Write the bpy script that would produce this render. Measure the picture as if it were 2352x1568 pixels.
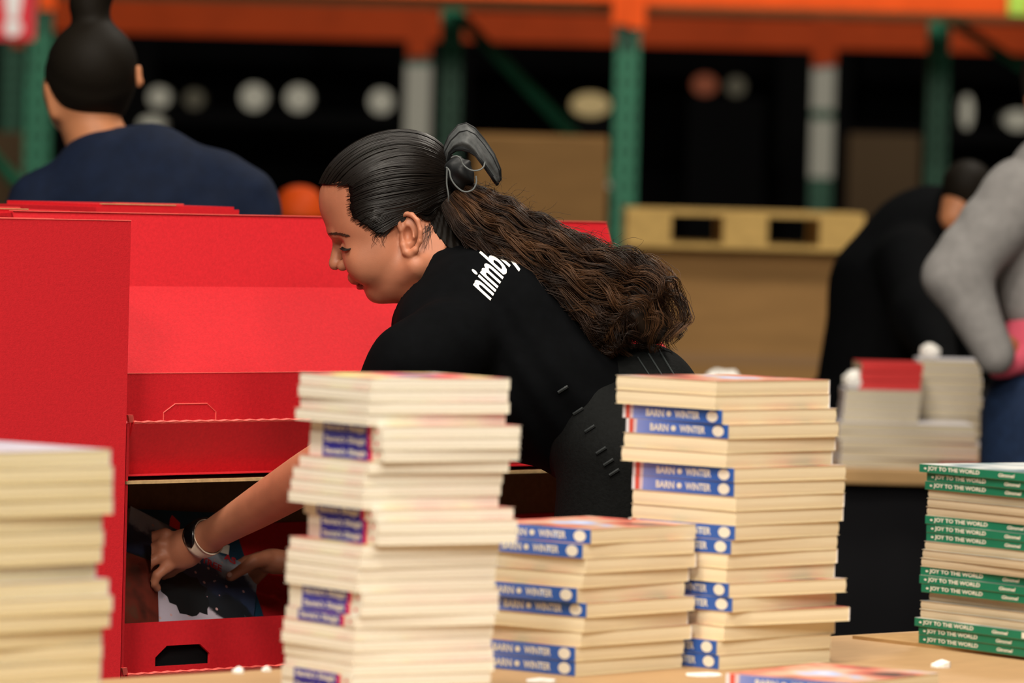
import bpy, bmesh, math, random
import numpy as np
from mathutils import Vector, Matrix

random.seed(7)
rng = np.random.default_rng(11)
for _o in list(bpy.data.objects):
    bpy.data.objects.remove(_o, do_unlink=True)
scene = bpy.context.scene
col = scene.collection

# ------------------------------------------------------------------ camera
F_PX = 12400.0                      # focal length in pixels of the 2352 px wide frame
TABLE_Z = 0.74
CAM = Vector((0.0, 0.0, TABLE_Z + 0.54))
TILT = math.atan(364.0 / F_PX)
ROLL = math.radians(1.5)
cam_rot = Matrix.Rotation(math.pi / 2 - TILT, 3, 'X') @ Matrix.Rotation(ROLL, 3, 'Z')
cd = bpy.data.cameras.new('camera')
cam = bpy.data.objects.new('camera', cd)
col.objects.link(cam)
cam.location = CAM
cam.rotation_euler = cam_rot.to_euler()
cd.sensor_width = 36.0
cd.lens = F_PX / 2352.0 * 36.0
cd.clip_start = 0.05
cd.clip_end = 200
cd.dof.use_dof = True
cd.dof.focus_distance = F_PX / 1750.0 - 0.06
cd.dof.aperture_fstop = 6.3
scene.camera = cam

# ------------------------------------------------------------------ light
world = bpy.data.worlds.new('World')
scene.world = world
world.use_nodes = True
world.node_tree.nodes['Background'].inputs[0].default_value = (1.0, 0.88, 0.74, 1)
world.node_tree.nodes['Background'].inputs[1].default_value = 0.014


def area(name, loc, target, size, power, color=(1, 0.92, 0.80)):
    ld = bpy.data.lights.new(name, 'AREA')
    ld.shape = 'DISK'
    ld.size = size
    ld.energy = power
    ld.color = color
    o = bpy.data.objects.new(name, ld)
    col.objects.link(o)
    o.location = loc
    o.rotation_euler = (Vector(target) - Vector(loc)).to_track_quat('-Z', 'Y').to_euler()
    return o


area('ceiling_and_fill_lamp', (-1.4, 3.2, 5.6), (0, 6.6, 0.9), 1.4, 230)
area('ceiling_and_fill_lamp', (1.9, 3.4, 5.6), (0, 6.6, 0.9), 1.4, 130)
area('ceiling_and_fill_lamp', (-1.6, -2.6, 5.6), (0, 6.6, 0.9), 1.4, 430)  # added fill from behind the camera for tray, faces and book sides
area('ceiling_and_fill_lamp', (2.0, -2.6, 5.6), (0, 6.6, 0.9), 1.4, 250)  # second lamp of the added fill row behind the camera
area('ceiling_and_fill_lamp', (0.0, 6.2, 5.8), (0.0, 6.6, 0), 1.6, 215)
area('ceiling_and_fill_lamp', (2.4, 12.4, 6.4), (2.4, 13.0, 0), 1.6, 330)
area('ceiling_and_fill_lamp', (-1.5, 20.4, 6.4), (-1.5, 23.4, 2.0), 1.6, 270)
area('ceiling_and_fill_lamp', (2.8, 20.6, 6.4), (2.8, 23.6, 2.0), 1.6, 420)
scene.view_settings.view_transform = 'Standard'
scene.view_settings.look = 'None'
scene.view_settings.gamma = 1.0
scene.view_settings.use_curve_mapping = False
scene.view_settings.exposure = -0.12

# ------------------------------------------------------------------ coordinate helpers
R3 = np.array(cam_rot)
CAMN = np.array(CAM)


def cpt(px, py, d):
    """camera-space point (x right, y up, z depth) seen at photo pixel px,py at depth d"""
    return np.array([(px - 1176.0) * d / F_PX, -(py - 784.0) * d / F_PX, d])


def c2w(a):
    a = np.asarray(a, dtype=float)
    b = a * np.array([1.0, 1.0, -1.0])
    return b @ R3.T + CAMN


def w2c(a):
    b = (np.asarray(a, dtype=float) - CAMN) @ R3
    return b * np.array([1.0, 1.0, -1.0])


def P(px, py, d):
    return Vector(c2w(cpt(px, py, d)))


KD = F_PX / 7000.0
D0 = F_PX / 1750.0               # depth of the bending woman


def P7(px, py, d):
    return P(px, py, d * KD)


def Pz(px, py, z):
    """world point on the horizontal plane z seen at pixel px,py"""
    q = c2w(cpt(px, py, 1.0)) - CAMN
    t = (z - CAMN[2]) / q[2]
    return Vector(CAMN + q * t)


# ------------------------------------------------------------------ materials
MATS = {}


def mat(name, color, rough=0.6, spec=0.4, noise=0.0, nscale=40.0, bump=0.0, bscale=200.0,
        metallic=0.0, sheen=0.0, sss=0.0, stretch=(1, 1, 1), dark=None):
    if name in MATS:
        return MATS[name]
    m = bpy.data.materials.new(name)
    m.use_nodes = True
    nt = m.node_tree
    b = nt.nodes['Principled BSDF']
    c = (*color, 1)
    b.inputs['Base Color'].default_value = c
    b.inputs['Roughness'].default_value = rough
    b.inputs['Specular IOR Level'].default_value = spec
    b.inputs['Metallic'].default_value = metallic
    if sheen:
        b.inputs['Sheen Weight'].default_value = sheen
    if sss:
        b.inputs['Subsurface Weight'].default_value = sss
        b.inputs['Subsurface Radius'].default_value = (0.012, 0.005, 0.003)
        b.inputs['Subsurface Scale'].default_value = 1.0
    if noise or bump:
        tc = nt.nodes.new('ShaderNodeTexCoord')
        mp = nt.nodes.new('ShaderNodeMapping')
        mp.inputs['Scale'].default_value = stretch
        nt.links.new(tc.outputs['Object'], mp.inputs['Vector'])
    if noise:
        n = nt.nodes.new('ShaderNodeTexNoise')
        n.inputs['Scale'].default_value = nscale
        n.inputs['Detail'].default_value = 4
        nt.links.new(mp.outputs[0], n.inputs['Vector'])
        r = nt.nodes.new('ShaderNodeValToRGB')
        d = dark if dark else tuple(x * (1 - noise) for x in color)
        hi = tuple(min(1, x * (1 + noise * 0.6)) for x in color)
        r.color_ramp.elements[0].color = (*d, 1)
        r.color_ramp.elements[1].color = (*hi, 1)
        r.color_ramp.elements[0].position = 0.3
        r.color_ramp.elements[1].position = 0.72
        nt.links.new(n.outputs['Fac'], r.inputs['Fac'])
        nt.links.new(r.outputs['Color'], b.inputs['Base Color'])
    if bump:
        n2 = nt.nodes.new('ShaderNodeTexNoise')
        n2.inputs['Scale'].default_value = bscale
        n2.inputs['Detail'].default_value = 3
        nt.links.new(mp.outputs[0], n2.inputs['Vector'])
        bp = nt.nodes.new('ShaderNodeBump')
        bp.inputs['Strength'].default_value = bump
        bp.inputs['Distance'].default_value = 0.002
        nt.links.new(n2.outputs['Fac'], bp.inputs['Height'])
        nt.links.new(bp.outputs['Normal'], b.inputs['Normal'])
    MATS[name] = m
    return m


def ramp_mat(name, axis, length, stops, rough=0.45, spec=0.4, offset=0.0, jitter=0.0):
    """colour bands printed along one local axis (constant interpolation unless stop is soft)"""
    if name in MATS:
        return MATS[name]
    m = bpy.data.materials.new(name)
    m.use_nodes = True
    nt = m.node_tree
    b = nt.nodes['Principled BSDF']
    b.inputs['Roughness'].default_value = rough
    b.inputs['Specular IOR Level'].default_value = spec
    tc = nt.nodes.new('ShaderNodeTexCoord')
    sx = nt.nodes.new('ShaderNodeSeparateXYZ')
    nt.links.new(tc.outputs['Object'], sx.inputs[0])
    ma = nt.nodes.new('ShaderNodeMath')
    ma.operation = 'MULTIPLY_ADD'
    ma.inputs[1].default_value = 1.0 / length
    ma.inputs[2].default_value = offset
    nt.links.new(sx.outputs[axis], ma.inputs[0])
    src = ma.outputs[0]
    if jitter:
        n = nt.nodes.new('ShaderNodeTexNoise')
        n.inputs['Scale'].default_value = 60
        nt.links.new(tc.outputs['Object'], n.inputs['Vector'])
        m2 = nt.nodes.new('ShaderNodeMath')
        m2.operation = 'MULTIPLY_ADD'
        m2.inputs[1].default_value = jitter
        nt.links.new(n.outputs['Fac'], m2.inputs[0])
        nt.links.new(src, m2.inputs[2])
        src = m2.outputs[0]
    r = nt.nodes.new('ShaderNodeValToRGB')
    r.color_ramp.interpolation = 'LINEAR'
    els = r.color_ramp.elements
    while len(els) > 1:
        els.remove(els[-1])
    els[0].position = stops[0][0]
    els[0].color = (*stops[0][1], 1)
    for p, c in stops[1:]:
        e = els.new(p)
        e.color = (*c, 1)
    nt.links.new(src, r.inputs['Fac'])
    nt.links.new(r.outputs['Color'], b.inputs['Base Color'])
    MATS[name] = m
    return m


def art_mat(name, stops, scale=14.0, rough=0.35, seed=0.0, detail=2.0):
    """printed picture on a cover: soft colour patches"""
    if name in MATS:
        return MATS[name]
    m = bpy.data.materials.new(name)
    m.use_nodes = True
    nt = m.node_tree
    b = nt.nodes['Principled BSDF']
    b.inputs['Roughness'].default_value = rough
    tc = nt.nodes.new('ShaderNodeTexCoord')
    mp = nt.nodes.new('ShaderNodeMapping')
    mp.inputs['Location'].default_value = (seed, seed * 0.7, 0)
    nt.links.new(tc.outputs['Object'], mp.inputs['Vector'])
    n = nt.nodes.new('ShaderNodeTexNoise')
    n.inputs['Scale'].default_value = scale
    n.inputs['Detail'].default_value = detail
    nt.links.new(mp.outputs[0], n.inputs['Vector'])
    r = nt.nodes.new('ShaderNodeValToRGB')
    els = r.color_ramp.elements
    while len(els) > 1:
        els.remove(els[-1])
    els[0].position = stops[0][0]
    els[0].color = (*stops[0][1], 1)
    for p, c in stops[1:]:
        e = els.new(p)
        e.color = (*c, 1)
    nt.links.new(n.outputs['Fac'], r.inputs['Fac'])
    nt.links.new(r.outputs['Color'], b.inputs['Base Color'])
    MATS[name] = m
    return m


def paper_mat(name, color, dark):
    """cut page edges: fine lines along the thickness (local z)"""
    if name in MATS:
        return MATS[name]
    m = bpy.data.materials.new(name)
    m.use_nodes = True
    nt = m.node_tree
    b = nt.nodes['Principled BSDF']
    b.inputs['Roughness'].default_value = 0.9
    b.inputs['Specular IOR Level'].default_value = 0.15
    tc = nt.nodes.new('ShaderNodeTexCoord')
    mp = nt.nodes.new('ShaderNodeMapping')
    mp.inputs['Scale'].default_value = (6, 6, 1600)
    nt.links.new(tc.outputs['Object'], mp.inputs['Vector'])
    n = nt.nodes.new('ShaderNodeTexNoise')
    n.inputs['Scale'].default_value = 1.0
    n.inputs['Detail'].default_value = 3
    nt.links.new(mp.outputs[0], n.inputs['Vector'])
    r = nt.nodes.new('ShaderNodeValToRGB')
    r.color_ramp.elements[0].color = (*dark, 1)
    r.color_ramp.elements[1].color = (*color, 1)
    r.color_ramp.elements[0].position = 0.25
    r.color_ramp.elements[1].position = 0.6
    nt.links.new(n.outputs['Fac'], r.inputs['Fac'])
    nt.links.new(r.outputs['Color'], b.inputs['Base Color'])
    bp = nt.nodes.new('ShaderNodeBump')
    bp.inputs['Strength'].default_value = 0.3
    bp.inputs['Distance'].default_value = 0.0006
    nt.links.new(n.outputs['Fac'], bp.inputs['Height'])
    nt.links.new(bp.outputs['Normal'], b.inputs['Normal'])
    MATS[name] = m
    return m


M_RED = mat('red_card', (0.58, 0.014, 0.022), 0.55, 0.35, noise=0.10, nscale=220, bump=0.15, bscale=500)
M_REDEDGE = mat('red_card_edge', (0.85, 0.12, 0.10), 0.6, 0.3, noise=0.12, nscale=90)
M_KRAFT = mat('kraft_card', (0.42, 0.25, 0.10), 0.8, 0.2, noise=0.12, nscale=60, stretch=(1, 1, 6))
M_KRAFTSHADE = mat('kraft_shaded', (0.16, 0.08, 0.035), 0.85, 0.15, noise=0.15, nscale=120)  # raw kraft darkened for the shade inside the trays
M_KRAFTEDGE = mat('kraft_edge', (0.50, 0.33, 0.16), 0.8, 0.2, noise=0.2, nscale=150)

# ------------------------------------------------------------------ object helpers


def tag(o, label=None, cat=None, group=None, kind=None):
    if label:
        o['label'] = label
    if cat:
        o['category'] = cat
    if group:
        o['group'] = group
    if kind:
        o['kind'] = kind
    return o


def empty(name, loc, label=None, cat=None, group=None, rz=0.0):
    o = bpy.data.objects.new(name, None)
    o.empty_display_size = 0.05
    col.objects.link(o)
    o.location = loc
    o.rotation_euler = (0, 0, rz)
    return tag(o, label, cat, group)


def obj(name, me, m=None, parent=None, smooth=False):
    o = bpy.data.objects.new(name, me)
    col.objects.link(o)
    if m is not None and not me.materials:
        me.materials.append(m)
    if parent is not None:
        o.parent = parent
    if smooth:
        me.polygons.foreach_set('use_smooth', np.ones(len(me.polygons), dtype=bool))
    return o


def mesh(name, verts, faces):
    me = bpy.data.meshes.new(name)
    me.from_pydata([tuple(v) for v in verts], [], [tuple(f) for f in faces])
    me.update()
    return me


class MB:
    """collects boxes, prisms and tubes into one mesh"""

    def __init__(s):
        s.v = []
        s.f = []

    def add(s, vs, fs):
        o = len(s.v)
        s.v += [tuple(v) for v in vs]
        s.f += [tuple(i + o for i in f) for f in fs]
        return s

    def box(s, a, b):
        x0, y0, z0 = a
        x1, y1, z1 = b
        return s.add([(x0, y0, z0), (x1, y0, z0), (x1, y1, z0), (x0, y1, z0),
                      (x0, y0, z1), (x1, y0, z1), (x1, y1, z1), (x0, y1, z1)],
                     [(0, 3, 2, 1), (4, 5, 6, 7), (0, 1, 5, 4), (1, 2, 6, 5), (2, 3, 7, 6), (3, 0, 4, 7)])

    def obox(s, c, ex, ey, ez):
        """box from corner c with edge vectors ex,ey,ez"""
        c, ex, ey, ez = Vector(c), Vector(ex), Vector(ey), Vector(ez)
        vs = [c, c + ex, c + ex + ey, c + ey, c + ez, c + ex + ez, c + ex + ey + ez, c + ey + ez]
        return s.add(vs, [(0, 3, 2, 1), (4, 5, 6, 7), (0, 1, 5, 4), (1, 2, 6, 5), (2, 3, 7, 6), (3, 0, 4, 7)])

    def bar(s, a, b, w, h, up=(0, 0, 1)):
        """rectangular bar between two points"""
        a, b = Vector(a), Vector(b)
        d = (b - a).normalized()
        u = Vector(up)
        x = d.cross(u)
        if x.length < 1e-4:
            x = d.cross(Vector((0, 1, 0)))
        x.normalize()
        y = x.cross(d).normalized()
        c = a - x * w / 2 - y * h / 2
        return s.obox(c, x * w, b - a, y * h)

    def tube(s, pts, r, n=8, cap=True):
        pts = [Vector(p) for p in pts]
        rs = r if isinstance(r, (list, tuple)) else [r] * len(pts)
        rings = []
        prev = None
        o = len(s.v)
        for i, p in enumerate(pts):
            if i == 0:
                d = pts[1] - pts[0]
            elif i == len(pts) - 1:
                d = pts[-1] - pts[-2]
            else:
                d = pts[i + 1] - pts[i - 1]
            d.normalize()
            if prev is None:
                x = d.cross(Vector((0, 0, 1)))
                if x.length < 1e-3:
                    x = d.cross(Vector((0, 1, 0)))
            else:
                x = prev - d * prev.dot(d)
            x.normalize()
            prev = x
            y = d.cross(x)
            for k in range(n):
                t = 2 * math.pi * k / n
                s.v.append(tuple(p + (x * math.cos(t) + y * math.sin(t)) * rs[i]))
        for i in range(len(pts) - 1):
            for k in range(n):
                a = o + i * n + k
                b = o + i * n + (k + 1) % n
                s.f.append((a, b, b + n, a + n))
        if cap:
            s.f.append(tuple(o + k for k in reversed(range(n))))
            s.f.append(tuple(o + (len(pts) - 1) * n + k for k in range(n)))
        return s

    def lathe(s, prof, n=20, c=(0, 0, 0)):
        o = len(s.v)
        for (r, z) in prof:
            for k in range(n):
                t = 2 * math.pi * k / n
                s.v.append((c[0] + r * math.cos(t), c[1] + r * math.sin(t), c[2] + z))
        for i in range(len(prof) - 1):
            for k in range(n):
                a = o + i * n + k
                b = o + i * n + (k + 1) % n
                s.f.append((a, b, b + n, a + n))
        s.f.append(tuple(o + k for k in reversed(range(n))))
        s.f.append(tuple(o + (len(prof) - 1) * n + k for k in range(n)))
        return s

    def build(s, name, m, parent=None, smooth=False, bevel=0.0):
        me = mesh(name, s.v, s.f)
        o = obj(name, me, m, parent, smooth)
        if bevel:
            bv = o.modifiers.new('bevel', 'BEVEL')
            bv.width = bevel
            bv.segments = 2
        return o


def text_mesh(body, length, height, bold=0.02, shear=0.0, spacing=1.0):
    cu = bpy.data.curves.new('t', 'FONT')
    cu.body = body
    cu.size = 1.0
    cu.offset = bold
    cu.shear = shear
    cu.space_character = spacing
    cu.resolution_u = 3
    to = bpy.data.objects.new('t', cu)
    col.objects.link(to)
    dg = bpy.context.evaluated_depsgraph_get()
    me = bpy.data.meshes.new_from_object(to.evaluated_get(dg))
    bpy.data.objects.remove(to, do_unlink=True)
    bpy.data.curves.remove(cu)
    v = np.empty(len(me.vertices) * 3)
    me.vertices.foreach_get('co', v)
    v = v.reshape(-1, 3)
    mn, mx = v.min(0), v.max(0)
    v[:, 0] = (v[:, 0] - mn[0]) / (mx[0] - mn[0]) * length
    v[:, 1] = (v[:, 1] - mn[1]) / (mx[1] - mn[1]) * height
    v[:, 2] = 0
    me.vertices.foreach_set('co', v.ravel())
    me.update()
    return me


def place_text(me, o, e1, e2):
    v = np.empty(len(me.vertices) * 3)
    me.vertices.foreach_get('co', v)
    v = v.reshape(-1, 3)
    w = np.array(o)[None] + v[:, :1] * np.array(e1)[None] + v[:, 1:2] * np.array(e2)[None]
    me.vertices.foreach_set('co', w.ravel())
    me.update()
    return me


# ------------------------------------------------------------------ implicit surfaces
def sd_cone(p, a, b, ra, rb):
    a = np.asarray(a, dtype=np.float32)
    b = np.asarray(b, dtype=np.float32)
    ba = b - a
    pa = p - a
    h = np.clip(pa @ ba / max(1e-9, float(ba @ ba)), 0, 1)
    q = pa - h[:, None] * ba
    return np.sqrt((q * q).sum(1)) - (ra + (rb - ra) * h)


def sd_ell(p, c, r, R=None):
    q = p - np.asarray(c, dtype=np.float32)
    if R is not None:
        q = q @ np.asarray(R, dtype=np.float32)      # columns of R are the local axes
    r = np.asarray(r, dtype=np.float32)
    k0 = np.sqrt(((q / r) ** 2).sum(1))
    k1 = np.sqrt(((q / (r * r)) ** 2).sum(1)) + 1e-9
    return k0 * (k0 - 1.0) / k1


def chain(p, pts, sub=6):
    """smooth limb through points (x,y,z,r): Catmull-Rom spline of rounded cones"""
    A = np.asarray(pts, dtype=float)
    n = len(A)
    out = []
    for i in range(n - 1):
        p0, p1, p2, p3 = A[max(i - 1, 0)], A[i], A[i + 1], A[min(i + 2, n - 1)]
        for q in range(sub):
            t = q / sub
            out.append(0.5 * ((2 * p1) + (-p0 + p2) * t + (2 * p0 - 5 * p1 + 4 * p2 - p3) * t * t + (-p0 + 3 * p1 - 3 * p2 + p3) * t ** 3))
    out.append(A[-1])
    d = None
    for a, b in zip(out[:-1], out[1:]):
        e = sd_cone(p, a[:3], b[:3], a[3], b[3])
        d = e if d is None else np.minimum(d, e)
    return d


def smin(a, b, k):
    h = np.clip(0.5 + 0.5 * (b - a) / k, 0, 1)
    return b + (a - b) * h - k * h * (1 - h)


def smax(a, b, k):
    return -smin(-a, -b, k)


def sd_poly2(u, v, poly):
    """signed distance to a polygon in a plane (negative inside)"""
    poly = np.asarray(poly, dtype=np.float32)
    n = len(poly)
    d = np.full(u.shape, 1e9, dtype=np.float32)
    ins = np.zeros(u.shape, dtype=bool)
    for i in range(n):
        a, b = poly[i], poly[(i + 1) % n]
        e = b - a
        wx, wy = u - a[0], v - a[1]
        h = np.clip((wx * e[0] + wy * e[1]) / (e @ e), 0, 1)
        d = np.minimum(d, (wx - e[0] * h) ** 2 + (wy - e[1] * h) ** 2)
        cnd = (a[1] > v) != (b[1] > v)
        with np.errstate(divide='ignore', invalid='ignore'):
            xi = (b[0] - a[0]) * (v - a[1]) / (b[1] - a[1] + 1e-12) + a[0]
        ins ^= cnd & (u < xi)
    d = np.sqrt(d)
    return np.where(ins, -d, d)


def mesh_sdf(f, lo, hi, vox, n=8, smooth_it=2):
    """surface nets over the blocks that touch the surface; returns verts, quads"""
    lo = np.asarray(lo, dtype=np.float64)
    hi = np.asarray(hi, dtype=np.float64)
    nb = np.maximum(1, np.ceil((hi - lo) / (vox * n)).astype(int))
    bi = np.stack(np.meshgrid(*[np.arange(k) for k in nb], indexing='ij'), -1).reshape(-1, 3)
    cen = lo + (bi + 0.5) * vox * n
    fc = np.concatenate([f(c.astype(np.float32)) for c in np.array_split(cen, max(1, len(cen) // 200000))])
    act = bi[np.abs(fc) < vox * n * 0.87 * 1.6]
    loc = np.stack(np.meshgrid(*[np.arange(n + 1)] * 3, indexing='ij'), -1).reshape(-1, 3)
    G = nb * n + 3
    corners = [(0, 0, 0), (1, 0, 0), (0, 1, 0), (1, 1, 0), (0, 0, 1), (1, 0, 1), (0, 1, 1), (1, 1, 1)]
    ed = [(0, 1), (2, 3), (4, 5), (6, 7), (0, 2), (1, 3), (4, 6), (5, 7), (0, 4), (1, 5), (2, 6), (3, 7)]
    K, V, Q = [], [], []

    def key(c):
        return (c[..., 0].astype(np.int64) * G[1] + c[..., 1]) * G[2] + c[..., 2]
    ci = np.stack(np.meshgrid(*[np.arange(n)] * 3, indexing='ij'), -1).reshape(-1, 3)
    for chunk in np.array_split(act, max(1, len(act) // 300)):
        if not len(chunk):
            continue
        gi = chunk[:, None, :] * n + loc[None]
        p = (lo + gi * vox).reshape(-1, 3).astype(np.float32)
        val = f(p).reshape(len(chunk), n + 1, n + 1, n + 1)
        cv = [val[:, a:a + n, b:b + n, c:c + n] for a, b, c in corners]
        neg = [x < 0 for x in cv]
        s = sum(x.astype(np.int8) for x in neg)
        m = (s > 0) & (s < 8)
        if not m.any():
            continue
        ib, ix, iy, iz = np.nonzero(m)
        cell = chunk[ib] * n + np.stack([ix, iy, iz], -1)
        w = np.stack([x[m] for x in cv], -1)
        acc = np.zeros((len(w), 3))
        cnt = np.zeros(len(w))
        for a, b in ed:
            va, vb = w[:, a], w[:, b]
            x = (va < 0) != (vb < 0)
            t = np.where(x, va / (va - vb + 1e-12), 0)
            pa, pb = np.array(corners[a], float), np.array(corners[b], float)
            acc += np.where(x[:, None], pa + (pb - pa) * t[:, None], 0)
            cnt += x
        K.append(key(cell))
        V.append(lo + (cell + acc / cnt[:, None]) * vox)
        inner = val < 0
        for ax in range(3):
            sl0 = [slice(None)] + [slice(0, n)] * 3
            sl1 = list(sl0)
            sl1[ax + 1] = slice(1, n + 1)
            a_ = inner[tuple(sl0)]
            b_ = inner[tuple(sl1)]
            x = a_ != b_
            if not x.any():
                continue
            jb, jx, jy, jz = np.nonzero(x)
            c0 = chunk[jb] * n + np.stack([jx, jy, jz], -1)
            o1, o2 = [(1, 2), (2, 0), (0, 1)][ax]
            e1 = np.zeros(3, int)
            e1[o1] = 1
            e2 = np.zeros(3, int)
            e2[o2] = 1
            q = np.stack([key(c0 - e1 - e2), key(c0 - e2), key(c0), key(c0 - e1)], -1)
            flip = ~a_[x]
            q[flip] = q[flip][:, ::-1]
            Q.append(q)
    K = np.concatenate(K)
    V = np.concatenate(V)
    Q = np.concatenate(Q)
    o = np.argsort(K)
    K, V = K[o], V[o]
    idx = np.searchsorted(K, Q)
    idx = np.clip(idx, 0, len(K) - 1)
    ok = (K[idx] == Q).all(1)
    idx = idx[ok]
    for _ in range(smooth_it):
        acc = np.zeros_like(V)
        cnt = np.zeros(len(V))
        for a, b in ((0, 1), (1, 2), (2, 3), (3, 0)):
            np.add.at(acc, idx[:, a], V[idx[:, b]])
            np.add.at(cnt, idx[:, a], 1)
        avg = acc / np.maximum(cnt, 1)[:, None]
        V = np.where(cnt[:, None] > 0, V * 0.5 + avg * 0.5, V)
    return V, idx


def np_mesh(name, V, Qd):
    me = bpy.data.meshes.new(name)
    me.vertices.add(len(V))
    me.vertices.foreach_set('co', np.asarray(V, dtype=np.float32).ravel())
    k = Qd.shape[1]
    me.loops.add(Qd.size)
    me.loops.foreach_set('vertex_index', Qd.astype(np.int32).ravel())
    me.polygons.add(len(Qd))
    me.polygons.foreach_set('loop_start', np.arange(0, Qd.size, k, dtype=np.int32))
    me.update(calc_edges=True)
    me.validate()
    return me


def strands_mesh(name, lines, radii, nside=4):
    """many tapering tubes as one mesh. lines: list of (k,3) arrays, radii: list of (k,) arrays"""
    VV, FF = [], []
    off = 0
    ang = np.arange(nside) * 2 * np.pi / nside
    for L, r in zip(lines, radii):
        k = len(L)
        t = np.gradient(L, axis=0)
        t /= np.linalg.norm(t, axis=1)[:, None] + 1e-12
        ref = np.array([0.31, 0.2, 0.93])
        x = np.cross(t, ref)
        x /= np.linalg.norm(x, axis=1)[:, None] + 1e-12
        y = np.cross(t, x)
        ring = L[:, None, :] + r[:, None, None] * (x[:, None, :] * np.cos(ang)[None, :, None] + y[:, None, :] * np.sin(ang)[None, :, None])
        VV.append(ring.reshape(-1, 3))
        a = np.arange(k - 1)[:, None] * nside + np.arange(nside)[None]
        b = np.arange(k - 1)[:, None] * nside + (np.arange(nside)[None] + 1) % nside
        FF.append((np.stack([a, b, b + nside, a + nside], -1) + off).reshape(-1, 4))
        off += k * nside
    return np_mesh(name, np.concatenate(VV), np.concatenate(FF))


ORD = ['zeroth', 'first', 'second', 'third', 'fourth', 'fifth', 'sixth', 'seventh', 'eighth', 'ninth', 'tenth', 'eleventh',
       'twelfth', 'thirteenth', 'fourteenth', 'fifteenth', 'sixteenth', 'seventeenth', 'eighteenth', 'nineteenth', 'twentieth',
       'twenty-first', 'twenty-second', 'twenty-third', 'twenty-fourth', 'twenty-fifth', 'twenty-sixth', 'twenty-seventh', 'twenty-eighth']

# ================================================================== the setting
M_FLOOR = mat('concrete', (0.16, 0.15, 0.14), 0.7, 0.3, noise=0.25, nscale=3)
M_WALL = mat('dark_wall', (0.012, 0.012, 0.013), 0.9, 0.1, noise=0.2, nscale=2)
tag(MB().box((-14, -4, -0.1), (14, 48, 0.0)).build('floor', M_FLOOR), kind='structure')
tag(MB().box((-14, 44.0, 0.0), (14, 44.2, 9.0)).build('wall_back', M_WALL), kind='structure')


def ray_y(px, py, Y):
    q = c2w(cpt(px, py, 1.0)) - CAMN
    return Vector(CAMN + q * ((Y - CAMN[1]) / q[1]))


def zfor(x, y, py):
    """height of a point above world (x,y) that shows at pixel row py"""
    z0, z1 = 0.0, 1.0
    c0, c1 = w2c((x, y, z0)), w2c((x, y, z1))
    for _ in range(20):
        zm = (z0 + z1) / 2 if False else None
        f0 = 784 - F_PX * c0[1] / c0[2] - py
        f1 = 784 - F_PX * c1[1] / c1[2] - py
        if abs(f1 - f0) < 1e-9:
            break
        z2 = z1 - f1 * (z1 - z0) / (f1 - f0)
        z0, c0 = z1, c1
        z1 = z2
        c1 = w2c((x, y, z1))
        if abs(z1 - z0) < 1e-7:
            break
    return z1


# ------------------------------------------------------------------ near work table
M_TABLE = mat('tan_board', (0.42, 0.255, 0.12), 0.62, 0.35, noise=0.10, nscale=18, stretch=(1, 8, 1), bump=0.05, bscale=150)
M_STEEL = mat('grey_steel', (0.25, 0.25, 0.26), 0.4, 0.5, metallic=0.8)
eA = Pz(205, 1561, TABLE_Z)
eB = Pz(1960, 1457, TABLE_Z)
e_dir = (eB - eA).normalized()
t_yaw = math.atan2(e_dir.y, e_dir.x)
t_loc = eA - e_dir * 0.9
t_loc.z = 0
T_LEN, T_DEP = 2.9, 0.9
tab = empty('work_table', t_loc, 'tan topped work table carrying the tall stacks of paperbacks', 'table', rz=t_yaw)
MB().box((0, -T_DEP, TABLE_Z - 0.028), (T_LEN, 0, TABLE_Z)).build('tabletop', M_TABLE, tab, bevel=0.002)
MB().box((0.05, -T_DEP + 0.05, TABLE_Z - 0.09), (T_LEN - 0.05, -T_DEP + 0.07, TABLE_Z - 0.028)).build('apron', M_STEEL, tab)
MB().box((0.05, -0.07, TABLE_Z - 0.09), (T_LEN - 0.05, -0.05, TABLE_Z - 0.028)).build('apron', M_STEEL, tab)
for lx in (0.06, T_LEN - 0.10):
    for ly in (-T_DEP + 0.06, -0.10):
        MB().box((lx, ly, 0), (lx + 0.04, ly + 0.04, TABLE_Z - 0.028)).build('leg', M_STEEL, tab)

# cardboard sheet under the green books
sh = [Pz(1958, 1459, TABLE_Z + 0.004), Pz(2352, 1505, TABLE_Z + 0.004)]
sd1 = (sh[1] - sh[0]).normalized()
sd2 = Vector((-sd1.y, sd1.x, 0))
sh_root = MB().obox((0, 0, 0), sd1 * 0.34, sd2 * 0.34, (0, 0, 0.004)).build('cardboard_sheet', M_KRAFT)
sh_root.location = (sh[0].x, sh[0].y, TABLE_Z)
tag(sh_root, 'flat kraft cardboard sheet lying under the green spined books', 'cardboard')

# ================================================================== red cardboard displays
D_YAW = math.radians(45)
dO = P(292, 965, D0 - 0.03)
dO.z = 0
ud = Vector((math.cos(D_YAW), math.sin(D_YAW), 0))
bd = Vector((-math.sin(D_YAW), math.cos(D_YAW), 0))


def dloc(u, b):
    q = dO + ud * u + bd * b
    return q.x, q.y


def upx(px, b, z=1.0):
    """distance along the display front that shows at pixel column px for a point b behind the front"""
    u0, u1 = 0.0, 0.5
    def g(u):
        c = w2c((*dloc(u, b), z))
        return 1176 + F_PX * c[0] / c[2] - px
    for _ in range(12):
        a, c = g(u0), g(u1)
        if abs(c - a) < 1e-9:
            break
        u0, u1 = u1, u1 - c * (u1 - u0) / (c - a)
        if abs(u1 - u0) < 1e-7:
            break
    return u1


disp = empty('book_display', dO, 'open red cardboard book display with stepped trays behind the bending woman', 'display stand', rz=D_YAW)
DW = upx(1400, 0.235, 1.2)
TH = 0.004


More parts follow.
